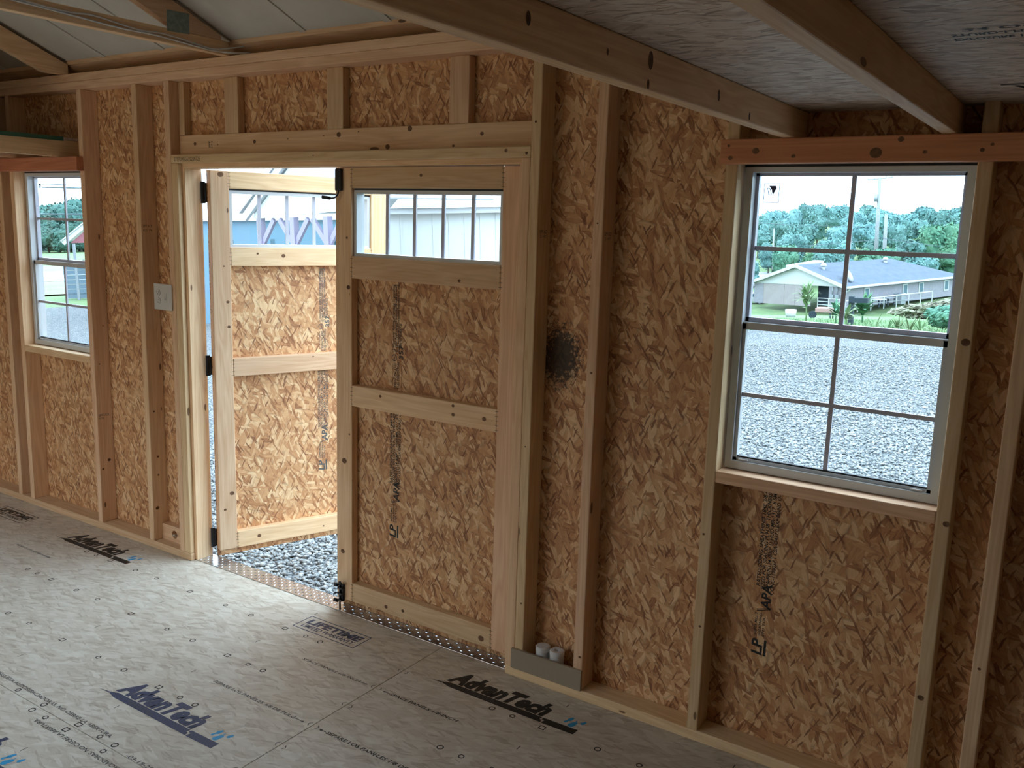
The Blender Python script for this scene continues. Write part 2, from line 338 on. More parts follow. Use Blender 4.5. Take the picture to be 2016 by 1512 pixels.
# ---- prints on the floor panels (u, v) = room x, y
def on_floor(panel):
    lx, ly, lz_ = panel.location; return lambda u, v, lz_=lz_, lx=lx, ly=ly: (u - lx, v - ly, 0.0004 - lz_)
def logo(panel, dx, dy, col='ink', drops='blue_ink', up=1):
    t = text_geo('AdvanTech', -1.150 + dx, -1.024 + dy, 0.432, 0.078, 0.060, 0.3)
    r = text_geo('R', -0.738 + dx, -1.022 + dy, 0.006, 0.008, 0.01)
    a = [t, circ(-0.735 + dx, -1.018 + dy, 0.010, 0.002), r]
    bar = [poly([(x + dx, y + dy) for x, y in ((-1.109, -1.063), (-0.712, -1.065), (-0.716, -1.049), (-0.724, -1.049), (-0.722, -1.034), (-1.122, -1.034), (-1.15, -1.046), (-1.207, -1.055), (-1.15, -1.053))]),
           poly([(x + dx, y + dy) for x, y in ((-0.708, -1.066), (-0.583, -1.064), (-0.581, -1.031), (-0.716, -1.034), (-0.718, -1.046), (-0.706, -1.047))])]
    decal('printed_logo', panel, a + bar, M[col], on_floor(panel))
    lx, ly, lz_ = panel.location
    pt = [text_geo('SUBFLOORING', -1.05 + dx, -1.047 + dy, 0.13, 0.007, 0.02, 0.1), text_geo('SISTEMA DE PISO', -1.04 + dx, -1.058 + dy, 0.14, 0.007, 0.02, 0.1)]
    decal('printed_tagline', panel, pt, M['gray_ink'], lambda u, v: (u - lx, v - ly, 0.0007 - lz_))
    dr = [drop(-0.636 + dx, -0.990 + dy, 0.0095, 1.3), drop(-0.643 + dx, -1.008 + dy, 0.0065, 1.2), drop(-0.616 + dx, -1.016 + dy, 0.0135, 1.25), drop(-0.588 + dx, -0.986 + dy, 0.0085, 1.2), drop(-0.613 + dx, -0.986 + dy, 0.003, 1.2)]
    decal('printed_drops', panel, dr, M[drops], on_floor(panel))
logo(fp['a'], 0, 0); logo(fp['a'], -1.6, 0.757, 'black_ink')
logo(fp['b'], 0.903, 0.765, 'black_ink')
logo(fp['d'], -0.41, -0.468)
def lifetime(panel, dx, dy):
    a = [frame2(-1.043 + dx, -0.288 + dy, -0.698 + dx, -0.174 + dy, 0.0048), text_geo('LIFETIME', -1.02 + dx, -0.234 + dy, 0.303, 0.038, 0.055, 0.1), text_geo('LIMITED WARRANTY', -1.016 + dx, -0.268 + dy, 0.294, 0.024, 0.03, 0.15)]
    decal('printed_warranty_box', panel, a, M['ink'] if dx == 0 else M['black_ink'], on_floor(panel))
lifetime(fp['a'], 0, 0); lifetime(fp['c'], -2.452, -0.02); lifetime(fp['b'], 2.2, 0)
XM = [(-2.483, 'o'), (-2.40, 'd'), (-2.28, 's'), (-2.077, 'o'), (-1.913, 'd'), (-1.667, 's'), (-1.422, 'd'), (-1.256, 'o'), (-1.045, 's'), (-0.924, 'd'), (-0.842, 'o'), (0.007, 'o'), (0.093, 'd'), (0.215, 's'), (0.429, 'o'), (0.58, 'd'), (0.83, 's'), (1.07, 'd'), (1.24, 'o'), (1.45, 's')]
def mark(k, x, y):
    r = 0.0125
    if k == 'o': return circ(x, y, r, 0.0044, 16)
    if k == 'd': return circ(x, y, r * 0.95, 0.0046, 6)
    return frame2(x - r, y - r * 0.9, x + r, y + r * 0.9, 0.0042)
for pn, x0, x1 in (('a', -2.85, -0.43), ('b', -0.41, 2.4)):
    gs = []
    for x, k in XM:
        if x0 < x < x1:
            for y in (-0.325, -0.622, -0.926, -1.232):
                if pn == 'b' and y < -0.7 and x > 0.5: continue
                gs.append(mark(k, x, y))
            if k == 's': gs += [line2(x, y - 0.011, x, y + 0.011, 0.003) for y in (-0.15, -0.472, -0.778, -1.093)]
    decal('printed_nail_marks', fp[pn], gs, M['black_ink'], on_floor(fp[pn]))
gs = [mark(k, x, y) for y in (-1.273, -1.58) for x, k in ((-1.256, 'o'), (-1.174, 'd'), (-1.05, 's'), (-0.841, 'd'), (-0.60, 's'), (-0.35, 'o'), (-0.1, 's'), (0.2, 'd'), (0.45, 'o'))]
gs += [line2(-1.05, -1.40, -1.05, -1.424, 0.003)]
decal('printed_nail_marks', fp['d'], gs, M['black_ink'], on_floor(fp['d']))
SP = ['SPACE PANELS 1/8 INCH', 'SEPARE LOS PANELES 1/8 DE PULG']
gs = [text_geo(SP[0], -0.792, -0.471, 0.30, 0.0130, 0.022, 0.15), text_geo(SP[1], -0.924, -0.785, 0.424, 0.0140, 0.022, 0.15)]
gs += arrow(-0.49, -0.465, -0.455) + arrow(-0.498, -0.779, -0.455)
gs += [text_geo('LENG\u00dcETA AUTOESPACIADORAS. NO CIERRE LA ABERTURA.', -1.625, -1.217, 0.733, 0.0150, 0.022, 0.15), text_geo('-03-19-25', -0.762, -1.248, 0.128, 0.0145, 0.022, 0.15)]
gs += [text_geo('ESTE LADO HACIA ARRIBA THIS SIDE UP', -2.56 - 0.75, -0.487, 0.0, 0.001)] if False else []
gs += [text_geo('THIS SIDE UP  ESTE LADO HACIA ARRIBA', -2.85, -0.487, 0.31, 0.0125, 0.022, 0.15)]
def brk(x, y, s): return [line2(x, y + 0.011, x - s * 0.008, y, 0.003), line2(x - s * 0.008, y, x, y - 0.011, 0.003)]
for y in (-0.312, -0.461, -0.612, -0.775, -0.918, -1.09): gs += brk(-0.431, y, 1)
decal('printed_lettering', fp['a'], gs, M['gray_ink'], on_floor(fp['a']))
gs = [text_geo(SP[0].replace(' INCH', '-INCH'), -0.345, -0.471, 0.305, 0.0140, 0.022, 0.15), text_geo(SP[1], -0.351, -0.785, 0.424, 0.0150, 0.022, 0.15)]
gs += arrow(-0.347, -0.465, -0.381) + arrow(-0.353, -0.779, -0.385)
for y in (-0.312, -0.461, -0.615, -0.775, -0.921, -1.09): gs += brk(-0.401, y, -1)
decal('printed_lettering', fp['b'], gs, M['black_ink'], on_floor(fp['b']))
gs = [text_geo('LENG\u00dcETA AUTOESPACIADORAS. NO CIERRE LA ABERTURA.', -0.47, -1.294, 0.72, 0.0150, 0.022, 0.15, math.pi)]
decal('printed_lettering', fp['d'], gs, M['gray_ink'], on_floor(fp['d']))

# ================================================================ front wall
wall = tag(empty('wall_front', (0, 0, 0)), kind='structure')
ZT = 2.2817
TOPZ = 2.3575
def sheath(x0, x1, zs, mat='osb_wall', holes=None):
    """one sheathing board, in pieces of one mesh round its openings"""
    cx = (x0 + x1) / 2
    if mat == 'osb_stain': cx, cz = 0.036, 1.228
    else: cz = 1.2
    bm = bmesh.new()
    for (a, b_, z0, z1) in zs: bm_box(bm, a - cx, b_ - cx, 0, 0.0115, z0 - cz, z1 - cz)
    return link('sheathing_panel', finish(bm), M[mat], wall, (cx, 0, cz))
e_ = 0.001
sheath(XL, -3.537, [(XL, -3.537 - e_, -0.16, TOPZ)])
sh1 = sheath(-3.537, -2.317, [(-3.537, -3.388, -0.16, TOPZ), (-2.746, -2.283, -0.16, TOPZ), (-3.388, -2.746, -0.16, 0.92), (-3.388, -2.746, 1.90, TOPZ)])
sheath(-2.283, -0.08, [(-2.283, -1.972, -0.16, TOPZ), (-1.972, -0.0965, 1.93, TOPZ), (-1.972, -0.0965, -0.16, -0.02)])
sh2 = sheath(-0.0965, 0.213, [(-0.0965, 0.213, -0.16, TOPZ)], 'osb_stain')
sh3 = sheath(0.213, 1.433, [(0.213, 0.676, -0.16, TOPZ), (1.3186, 1.472, -0.16, TOPZ), (0.676, 1.3186, -0.16, 0.92), (0.676, 1.3186, 1.90, TOPZ)])
sheath(1.472, XR, [(1.472, XR, -0.16, TOPZ)])
lumber('bottom_plate', wall, XL, -1.9695, F, 0, 0, W); lumber('bottom_plate', wall, -0.1003, XR, F, 0, 0, W)
lumber('top_plate', wall, XL, XR, F, 0, ZT, ZT + W); lumber('top_plate', wall, XL, XR, F, 0, ZT + W, ZT + 2 * W)
for x in (-5.97, -5.57, -5.16, -4.76, -4.36, -3.96, -3.5554, -3.4257, -2.753, -2.3015, -2.056, -0.0585, 0.1944, 0.6378, 1.3186, 1.4539, 1.86, 2.27, 2.67, 3.08, 3.49, 3.89, 4.30, 4.71, 5.10):
    lumber('stud', wall, x, x + W, F, 0, W, ZT)
lumber('trimmer_stud', wall, -2.0179, -1.972, F, 0, W, 1.9155); lumber('trimmer_stud', wall, -0.0965, -0.0586, F, 0, W, 1.9155)
lumber('header_plate', wall, -2.0179, -0.0586, F, 0, 1.9155, 1.9535)
lumber('door_header', wall, -2.0179, -0.0586, -0.0385, 0, 1.9536, 2.0439)
for x0, x1 in ((-2.0178, -1.980), (-1.6996, -1.6106), (-1.0731, -0.9841), (-0.4517, -0.3627)): lumber('cripple_stud', wall, x0, x1, -0.0385, 0, 2.0440, ZT)
for x0, x1 in ((0.6759, 1.3185), (-3.3876, -2.7531)):
    lumber('window_sill_plate', wall, x0, x1, F, 0, 0.9005, 0.9386); lumber('window_head_plate', wall, x0, x1, F, 0, 1.8885, 1.9266)
lumber('joist_ledger', wall, 0.632, XR, F - 0.038, F, 1.8845, 1.9545, red=True)
lumber('joist_ledger', wall, XL, -2.7155, F - 0.038, F, 1.8845, 1.9545, red=True)
# door jamb boards
box('door_jamb', wall, -1.972, -1.952, -0.065, 0.024, 0.002, 1.8955, M['pine_z'], 0.001); box('door_jamb', wall, -0.1165, -0.0966, -0.065, 0.024, 0.002, 1.8955, M['pine_z'], 0.001)
box('door_jamb', wall, -1.972, -0.0966, -0.065, 0.024, 1.8955, 1.9155, M['pine_x'], 0.001)
# outside casing and corner
for a in ((-2.05, -1.956, 0.0, 1.99), (-0.112, -0.02, 0.0, 1.99)): box('outside_casing', wall, a[0], a[1], 0.0245 if False else 0.012, 0.030, a[2], a[3], M['trim'])
box('outside_casing', wall, -2.05, -0.02, 0.012, 0.030, 1.92, 2.0, M['trim'])
# blocking with a drilled hole, between the two studs left of the door
bm = bmesh.new(); bx0, bx1, bz0, bz1 = -2.2634, -2.056, 0.038, 0.121
hx, hz, hr = -2.163, 0.0795, 0.021
N = 24; outer = []
for i in range(N):
    a = 2 * math.pi * i / N; c, s = math.cos(a), math.sin(a); k = min((bx1 - hx if c > 0 else hx - bx0) / max(abs(c), 1e-6), (bz1 - hz if s > 0 else hz - bz0) / max(abs(s), 1e-6)); outer.append((hx + c * k, hz + s * k))
for sx_ in (bx0, bx1):
    for sz_ in (bz0, bz1):
        j = min(range(N), key=lambda q: (outer[q][0] - sx_) ** 2 + (outer[q][1] - sz_) ** 2); outer[j] = (sx_, sz_)
inner = [(hx + hr * math.cos(2 * math.pi * i / N), hz + hr * math.sin(2 * math.pi * i / N)) for i in range(N)]
cb = ((bx0 + bx1) / 2, -0.02, 0.08)
R_ = [[bm.verts.new((p[0] - cb[0], y - cb[1], p[1] - cb[2])) for p in ps] for ps in (outer, inner) for y in (-0.040, -0.001)]
of, ob_, nf, nb = R_[0], R_[1], R_[2], R_[3]
for i in range(N):
    j = (i + 1) % N; bm.faces.new((of[i], of[j], nf[j], nf[i])); bm.faces.new((ob_[j], ob_[i], nb[i], nb[j])); bm.faces.new((nf[i], nf[j], nb[j], nb[i])); bm.faces.new((of[j], of[i], ob_[i], ob_[j]))
link('blocking', finish(bm), M['pine_x'], wall, cb)
tb = tube('cable_end', wall, [(-2.17, -0.004, 0.072), (-2.166, -0.03, 0.072), (-2.150, -0.055, 0.083), (-2.135, -0.062, 0.092)], 0.0042, M['cable'])
# scrap board nailed across two studs, holding rolls
box('scrap_board', wall, -0.067, 0.234, F - 0.0105, F - 0.0002, 0.0385, 0.1175, M['siding'], 0.001)
# handwriting and stamps on the lumber
def on_face(y): return lambda u, v: (u, y, v)
decal('handwriting', wall, [text_geo('2737LHSGS10200725', -1.995, 1.9245, 0.185, 0.019, 0.0, 0.0)], M['black_ink'], on_face(F - 0.0004))
decal('grade_stamp', wall, [text_geo('SPF', -1.80, 1.985, 0.03, 0.012, 0.01, 0, H), text_geo('HT 2', -1.785, 1.985, 0.03, 0.010, 0.01, 0, H)], M['black_ink'], on_face(-0.0389))
for x in (-0.0585 + W, 0.1944 + W):
    decal('grade_stamp', wall, [text_geo('SPF KD', -0.075, 1.66, 0.05, 0.012, 0.01), text_geo('2  HT', -0.07, 1.645, 0.04, 0.010, 0.01)], M['gray_ink'], lambda u, v, x=x: (x + 0.0004, u, v))
decal('grade_stamp', wall, [text_geo('SPRUCE', -0.08, 0.62, 0.06, 0.012, 0.01), text_geo('HT KD', -0.078, 0.605, 0.03, 0.010, 0.01)], M['gray_ink'], lambda u, v: (-2.753 + W + 0.0004, u, v))
decal('grade_stamp', wall, [text_geo('SPF HT', -0.08, 1.62, 0.05, 0.012, 0.01), text_geo('KD 19', -0.078, 1.60, 0.045, 0.010, 0.01)], M['gray_ink'], lambda u, v: (-2.3015 + W + 0.0004, u, v))
# mill print on the strand board: columns that read upwards
def mill_low(x, z, w=0.095, s=1.0):
    """(x, z) lower left; text runs up"""
    T = lambda t, dx, dz, ln, h, b=0.022: text_geo(t, x + dx, z + dz, ln, h * 1.12, b, 0.12, H)
    return [T('LP', 0.030, 0.0, 0.055, 0.030, 0.03), rect(x + 0.036, z, x + 0.044, z + 0.055), T('JASPER MILL 7', 0.008, 0.065, 0.08, 0.007), T('SHEATHING', 0.022, 0.065, 0.08, 0.007), T('STD TOL', 0.034, 0.065, 0.07, 0.007),
            T('APA', 0.046, 0.16, 0.085, 0.027, 0.03), line2(x + 0.004, z + 0.15, x + 0.05, z + 0.165, 0.003), line2(x + 0.004, z + 0.155, x + 0.05, z + 0.17, 0.002),
            T('RATED SIDING SHEATHING 1B4E 3/8 CAT', 0.008, 0.235, 0.35 * s, 0.011), T('SIZED FOR SPACING PL913B  THICKNESS 0.36', 0.023, 0.225, 0.36 * s, 0.011),
            T('APA-PR-N124 (EXP 1) HUD-MR-1317  8.5MM', 0.038, 0.225, 0.34 * s, 0.011), T('CONC-1102017.1 CSA-O437.0 EXP BOND O-1', 0.053, 0.215, 0.34 * s, 0.011)]
def mill_up(x, z, ln=0.3):
    T = lambda t, dx, dz, l, h, b=0.02: text_geo(t, x + dx, z + dz, l, h * 1.12, b, 0.0, H)
    return [T('STRENGTH AXIS', 0.028, -0.04, 0.105, 0.011), T('THIS DIRECTION', 0.043, -0.04, 0.11, 0.011), T('357', 0.062, 0.085, 0.058, 0.020, 0.02), circ(x + 0.016, z + 0.088, 0.014, 0.0028), T('H', 0.021, 0.083, 0.009, 0.009),
            line2(x + 0.009, z - 0.03, x + 0.009, z + 0.06, 0.0018), line2(x + 0.055, z - 0.03, x + 0.055, z + 0.06, 0.0018), line2(x + 0.004, z + 0.115, x + 0.038, z + 0.115, 0.002), line2(x + 0.004, z + 0.121, x + 0.038, z + 0.121, 0.002),
            T('Important! Before purchasing or installing', 0.016, 0.13, ln, 0.010), T('read Application Instructions and Limited', 0.028, 0.13, ln, 0.010), T('Warranty at LPCorp.com/literature or call', 0.040, 0.13, ln, 0.010), T('100 078-0372J', 0.053, 0.13, 0.10, 0.009)]
px = sh3.location
decal('printed_mill_stamp', sh3, mill_low(0.812, 0.325), M['black_ink'], lambda u, v: (u - px[0], -0.0004, v - px[2]))
px1 = sh1.location
decal('printed_mill_stamp', sh1, mill_low(-2.86, 0.16), M['black_ink'], lambda u, v: (u - px1[0], -0.0004, v - px1[2]))

# knots and nail heads on the faces turned to the room
M['knot'] = mottled('knot_wood', (0.10, 0.045, 0.022), (0.22, 0.11, 0.055), 90, 0.7)
def ell(x, z, a, b, n=14): return poly([(x + a * math.cos(2 * math.pi * i / n), z + b * math.sin(2 * math.pi * i / n)) for i in range(n)])
def knots(parent, lst, f, name='knot_marks'):
    o = decal(name, parent, [ell(x, z, r * 1.15, r) for x, z, r in lst], M['knot'], f); o['kind'] = 'stuff'; return o
knots(wall, [(-1.9073, 2.0047, 0.008), (-1.5073, 2.0046, 0.008), (-1.0072, 2.0209, 0.010), (-0.7484, 1.9682, 0.010), (-0.6371, 2.0333, 0.010), (-0.3006, 2.0054, 0.007), (-0.429, 1.9655, 0.005), (-1.75, 1.998, 0.003), (-1.3, 2.012, 0.003), (-0.9, 2.03, 0.003)], on_face(-0.0389))
knots(wall, [(1.0727, 1.909, 0.014), (0.7405, 1.9198, 0.009), (0.8507, 1.9038, 0.005), (0.6655, 1.9007, 0.006), (0.6582, 1.9358, 0.004), (1.1334, 1.9431, 0.007), (1.1957, 1.9092, 0.005), (1.3307, 1.912, 0.005), (1.3523, 1.9253, 0.004)], on_face(F - 0.0385))
knots(wall, [(-0.0416, 2.0326, 0.004), (-0.0353, 0.3003, 0.0035), (0.2213, 0.1642, 0.005), (0.6608, 0.4087, 0.004), (0.6512, 0.7238, 0.004), (1.3351, 0.382, 0.008), (1.341, 1.4148, 0.010), (1.3473, 0.9075, 0.008), (1.4723, 0.5146, 0.004), (-0.075, 1.93, 0.005), (0.215, 1.2, 0.004), (0.212, 1.7, 0.003), (-0.04, 0.9, 0.003), (-1.1, 1.937, 0.003), (-0.16, 1.94, 0.006)], on_face(F - 0.0004))
knots(wall, [(-0.0486, 0.4742, 0.006), (-0.0612, 0.7102, 0.005), (-0.0636, 0.2071, 0.009), (-0.05, 0.3786, 0.005)], lambda u, v: (-2.3015 + W + 0.0004, u, v)); knots(wall, [(-0.0327, 0.3767, 0.008), (-0.0691, 0.3331, 0.006), (-0.06, 0.9, 0.003), (-0.03, 1.1, 0.003)], lambda u, v: (-2.753 + W + 0.0004, u, v))

# ================================================================ windows
def vinyl_window(name, x0):
    """single-hung window 0.63 x 0.945 filling the rough opening that starts at x0"""
    w = tag(empty(name, (x0, 0, 0.9386)), kind='structure')
    WX, WZ = 0.6427, 0.9499
    fx0, fx1, fz0, fz1 = 0.006, WX - 0.006, 0.003, WZ - 0.008
    yf, yb = -0.030, 0.030
    fr = boxes('window_frame', w, [(fx0, fx0 + 0.022, yf, yb, fz0, fz1), (fx1 - 0.022, fx1, yf, yb, fz0, fz1), (fx0 + 0.022, fx1 - 0.022, yf, yb, fz1 - 0.016, fz1), (fx0 + 0.022, fx1 - 0.022, yf, yb, fz0, fz0 + 0.026)], M['vinyl'])
    boxes('gap_seal', w, [(0.001, WX - 0.001, yf + 0.004, yb, fz1, WZ - 0.0005)], M['gasket'])
    ix0, ix1 = fx0 + 0.022, fx1 - 0.022; zm = 0.468
    # upper sash (outer track)
    us = boxes('upper_sash', w, [(ix0, ix0 + 0.010, 0.004, 0.024, zm, fz1 - 0.016), (ix1 - 0.010, ix1, 0.004, 0.024, zm, fz1 - 0.016), (ix0, ix1, 0.004, 0.024, fz1 - 0.024, fz1 - 0.016), (ix0, ix1, 0.004, 0.024, zm, zm + 0.018)], M['muntin'])
    ls = boxes('lower_sash', w, [(ix0, ix0 + 0.012, -0.020, 0.002, fz0 + 0.026, zm), (ix1 - 0.012, ix1, -0.020, 0.002, fz0 + 0.026, zm), (ix0, ix1, -0.020, 0.002, zm - 0.018, zm + 0.004), (ix0, ix1, -0.020, 0.002, fz0 + 0.026, fz0 + 0.036)], M['vinyl'])
    xm = (ix0 + ix1) / 2 - 0.006
    boxes('glazing_stop', ls, [(ix0 + 0.012, ix1 - 0.012, -0.016, -0.004, fz0 + 0.036, fz0 + 0.041)], M['gasket'])
    for s, y, za, zb in ((us, 0.014, zm + 0.018, fz1 - 0.024), (ls, -0.009, fz0 + 0.036, zm - 0.018)):
        zc = (za + zb) / 2 - 0.002; t = 0.0065
        box('muntin', s, xm - t, xm + t, y - 0.004, y + 0.004, za, zb, M['muntin']); box('muntin', s, ix0 + 0.010, xm - t, y - 0.004, y + 0.004, zc - t, zc + t, M['muntin']); box('muntin', s, xm + t, ix1 - 0.010, y - 0.004, y + 0.004, zc - t, zc + t, M['muntin'])
        box('pane', s, ix0 + 0.009, ix1 - 0.009, y - 0.0015, y + 0.0015, za - 0.002, zb + 0.002, M['glass'])
    # tilt latches
    for q in (ix0 + 0.02, ix1 - 0.055): box('tilt_latch', ls, q, q + 0.032, -0.026, -0.0205, fz0 + 0.028, fz0 + 0.033, M['cable'], 0.001)
    # maker's sticker in the upper left pane
    sx0, sz0 = ix0 + 0.022, fz1 - 0.105
    st = box('sticker', us, sx0, sx0 + 0.052, 0.0112, 0.0122, sz0, sz0 + 0.062, M['film'])
    cx_, cz_ = st.location[0], st.location[2]
    g_ = [frame2(sx0 + 0.002, sz0 + 0.002, sx0 + 0.050, sz0 + 0.060, 0.0018), poly([(sx0 + 0.017, sz0 + 0.052), (sx0 + 0.038, sz0 + 0.052), (sx0 + 0.041, sz0 + 0.045), (sx0 + 0.030, sz0 + 0.023), (sx0 + 0.026, sz0 + 0.040)]),
          ring([(sx0 + 0.012, sz0 + 0.046), (sx0 + 0.022, sz0 + 0.044), (sx0 + 0.028, sz0 + 0.024), (sx0 + 0.017, sz0 + 0.024)], [(sx0 + 0.014, sz0 + 0.044), (sx0 + 0.020, sz0 + 0.042), (sx0 + 0.0255, sz0 + 0.026), (sx0 + 0.019, sz0 + 0.026)]),
          text_geo('Thermolite Plus Co', sx0 + 0.006, sz0 + 0.009, 0.040, 0.006, 0.01, 0.2)]
    decal('sticker_print', us, g_, M['ink'], lambda u, v: (u, 0.0108, v))
    return w
vinyl_window('window_2', 0.6759); vinyl_window('window_1', -3.3882)

# ================================================================ door leaves
LW = 0.916
def leaf(name, loc, rotz, mirror=1):
    """local frame: hinge edge at x = 0, leaf runs to x = mirror*LW, inside face at y = -0.070"""
    d = tag(empty(name, loc, (0, 0, rotz)), kind='structure')
    s = mirror
    def bx(fn, nm, x0, x1, y0, y1, z0, z1, *a, **k):
        a0, a1 = sorted((s * x0, s * x1)); return fn(nm, d, a0, a1, y0, y1, z0, z1, *a, **k)
    yi = -0.070; yk = yi + W
    bx(lumber, 'stile', 0, 0.089, yi, yk, 0.041, 1.892); bx(lumber, 'stile', LW - 0.089, LW, yi, yk, 0.041, 1.892)
    for z0, z1 in ((0.041, 0.127), (0.915, 1.0045), (1.4495, 1.5395), (1.8115, 1.892)): bx(lumber, 'rail', 0.0892, LW - 0.0892, yi, yk, z0, z1)
    x0, x1 = sorted((0, s * LW)); cx = (x0 + x1) / 2; bm = bmesh.new()
    for q in ((x0, x1, 0.0028, 1.515), (x0, x1, 1.845, 1.893), (x0, x0 + 0.06, 1.515, 1.845), (x1 - 0.06, x1, 1.515, 1.845)): bm_box(bm, q[0] - cx, q[1] - cx, yk + 0.0002, yk + 0.011, q[2] - 1.0, q[3] - 1.0)
    sk = link('sheathing_panel', finish(bm), M['osb_wall'], d, (cx, 0, 1.0))
    # transom window: frame, four bars, glass
    wx0, wx1, wz0, wz1 = x0 + 0.0895, x1 - 0.0895, 1.5398, 1.8112
    wf = boxes('window_frame', d, [(wx0 + 0.003, wx0 + 0.016, yi + 0.012, yk + 0.02, wz0, wz1 - 0.007), (wx1 - 0.016, wx1 - 0.003, yi + 0.012, yk + 0.02, wz0, wz1 - 0.007), (wx0 + 0.016, wx1 - 0.016, yi + 0.012, yk + 0.02, wz1 - 0.021, wz1 - 0.007), (wx0 + 0.016, wx1 - 0.016, yi + 0.012, yk + 0.02, wz0, wz0 + 0.013)], M['vinyl'])
    boxes('gap_seal', wf, [(wx0, wx1, yi + 0.016, yk + 0.01, wz1 - 0.0069, wz1)], M['gasket'])
    ym = yk + 0.004
    for k in range(1, 5):
        xx = wx0 + 0.016 + (wx1 - wx0 - 0.032) * k / 5; box('muntin', wf, xx - 0.0075, xx + 0.0075, ym - 0.004, ym + 0.004, wz0 + 0.013, wz1 - 0.021, M['muntin'])
    box('pane', wf, wx0 + 0.014, wx1 - 0.014, ym - 0.0015, ym + 0.0015, wz0 + 0.012, wz1 - 0.02, M['glass'])
    # corrugated fasteners at the joints
    st = []
    for z0, z1 in ((0.041, 0.127), (0.915, 1.0045), (1.4495, 1.5395), (1.8115, 1.892)):
        for xx in (0.089, LW - 0.089):
            n_ = 5
            for k in range(n_):
                zz = z0 + (z1 - z0) * (k + 0.5) / n_; st.append((s * xx - 0.007, s * xx + 0.007, yi - 0.0006, yi, zz - 0.0007, zz + 0.0007))
    boxes('joint_staples', d, st, M['gasket'], kind='stuff')
    # strap hinges
    for z in (0.10, 0.97, 1.79):
        h = boxes('hinge', d, [tuple(sorted((s * -0.004, s * 0.05))) + (-0.022, -0.017, z - 0.02, z + 0.02), tuple(sorted((s * -0.028, s * -0.006))) + (-0.020, -0.0165, z - 0.05, z + 0.05)], M['black_steel'])
        cyl('hinge_pin', h, (s * -0.005, -0.019, z - 0.045), (s * -0.005, -0.019, z + 0.045), 0.0055, M['black_steel'], seg=10)
    return d, sk
d1, sk1 = leaf('door_1', (-0.120, 0.040, 0), 0, -1)
d2, sk2 = leaf('door_2', (-1.9485, 0.0424, 0), math.radians(69), 1)
c1 = sk1.location; c2 = sk2.location; ys = -0.070 + W - 0.0003
u0 = 0.120 - 0.762
decal('printed_mill_stamp', sk1, mill_low(u0, 0.372, s=0.98) + mill_up(u0, 1.05, 0.255), M['black_ink'], lambda u, v: (u - c1[0], ys, v - c1[2]))
decal('printed_mill_stamp', sk2, mill_low(0.545, 0.372, s=0.98) + mill_up(0.545, 1.05, 0.255), M['gray_ink'], lambda u, v: (u - c2[0], ys, v - c2[2]))
knots(d1, [(x + 0.120, z, r) for x, z, r in ((-0.587, 1.8607, 0.006), (-0.787, 0.978, 0.006), (-0.4143, 0.990, 0.006), (-0.4133, 0.955, 0.007), (-0.2662, 0.959, 0.008), (-0.3964, 1.4722, 0.006), (-0.7502, 0.0709, 0.008), (-0.6573, 0.0782, 0.007), (-0.99, 0.6705, 0.012), (-1.0007, 0.2612, 0.010), (-0.964, 1.412, 0.009), (-0.9722, 1.6132, 0.005), (-0.9601, 0.7912, 0.004), (-0.2542, 0.073, 0.012))], lambda u, v: (u, -0.0704, v))
knots(d2, [(0.05, 1.875, 0.012), (0.055, 1.45, 0.004), (0.07, 1.28, 0.007), (0.072, 1.16, 0.007), (0.066, 0.33, 0.010), (0.03, 0.25, 0.006), (0.35, 1.50, 0.009), (0.22, 1.51, 0.005), (0.5, 0.99, 0.004), (0.2, 0.085, 0.009), (0.55, 0.075, 0.004)], lambda u, v: (u, -0.0704, v))
# slide bolts on the closed leaf's free stile (leaf frame: x from -0.916)
yb_ = -0.070
b1 = box('slide_bolt', d1, -0.905, -0.872, yb_ - 0.016, yb_ - 0.0005, 1.800, 1.888, M['black_steel'], 0.004)
tube('bolt_lever', b1, [(0.0, -0.002, -0.042), (0.0, -0.008, -0.060), (-0.012, -0.014, -0.072), (-0.034, -0.020, -0.074)], 0.0035, M['black_steel']); cyl('lever_grip', b1, (-0.030, -0.019, -0.074), (-0.066, -0.026, -0.070), 0.0062, M['black_steel'], 0.0075)
b2 = box('slide_bolt', d1, -0.890, -0.868, yb_ - 0.014, yb_ - 0.0005, 0.032, 0.112, M['black_steel'], 0.004)
bm = bmesh.new(); bm_cyl(bm, (-0.004, -0.010, -0.075), (-0.004, -0.010, 0.055), 0.0042, seg=10); link('bolt_rod', finish(bm), M['black_steel'], b2)
for z_ in (-0.030, 0.0, 0.026): box('bolt_guide', b2, -0.012, 0.012, -0.018, -0.006, z_ - 0.004, z_ + 0.004, M['black_steel'], 0.001)
tube('bolt_lever', b2, [(-0.004, -0.012, 0.050), (0.006, -0.02, 0.056), (0.018, -0.024, 0.050)], 0.0055, M['black_steel'])
cyl('bolt_knob', b2, (-0.012, -0.012, 0.036), (-0.030, -0.018, 0.036), 0.007, M['black_steel']); cyl('bolt_knob', b2, (-0.012, -0.012, -0.036), (-0.032, -0.018, -0.034), 0.008, M['black_steel']); cyl('bolt_lug', b2, (-0.012, -0.010, 0.002), (-0.032, -0.014, -0.004), 0.003, M['black_steel'])

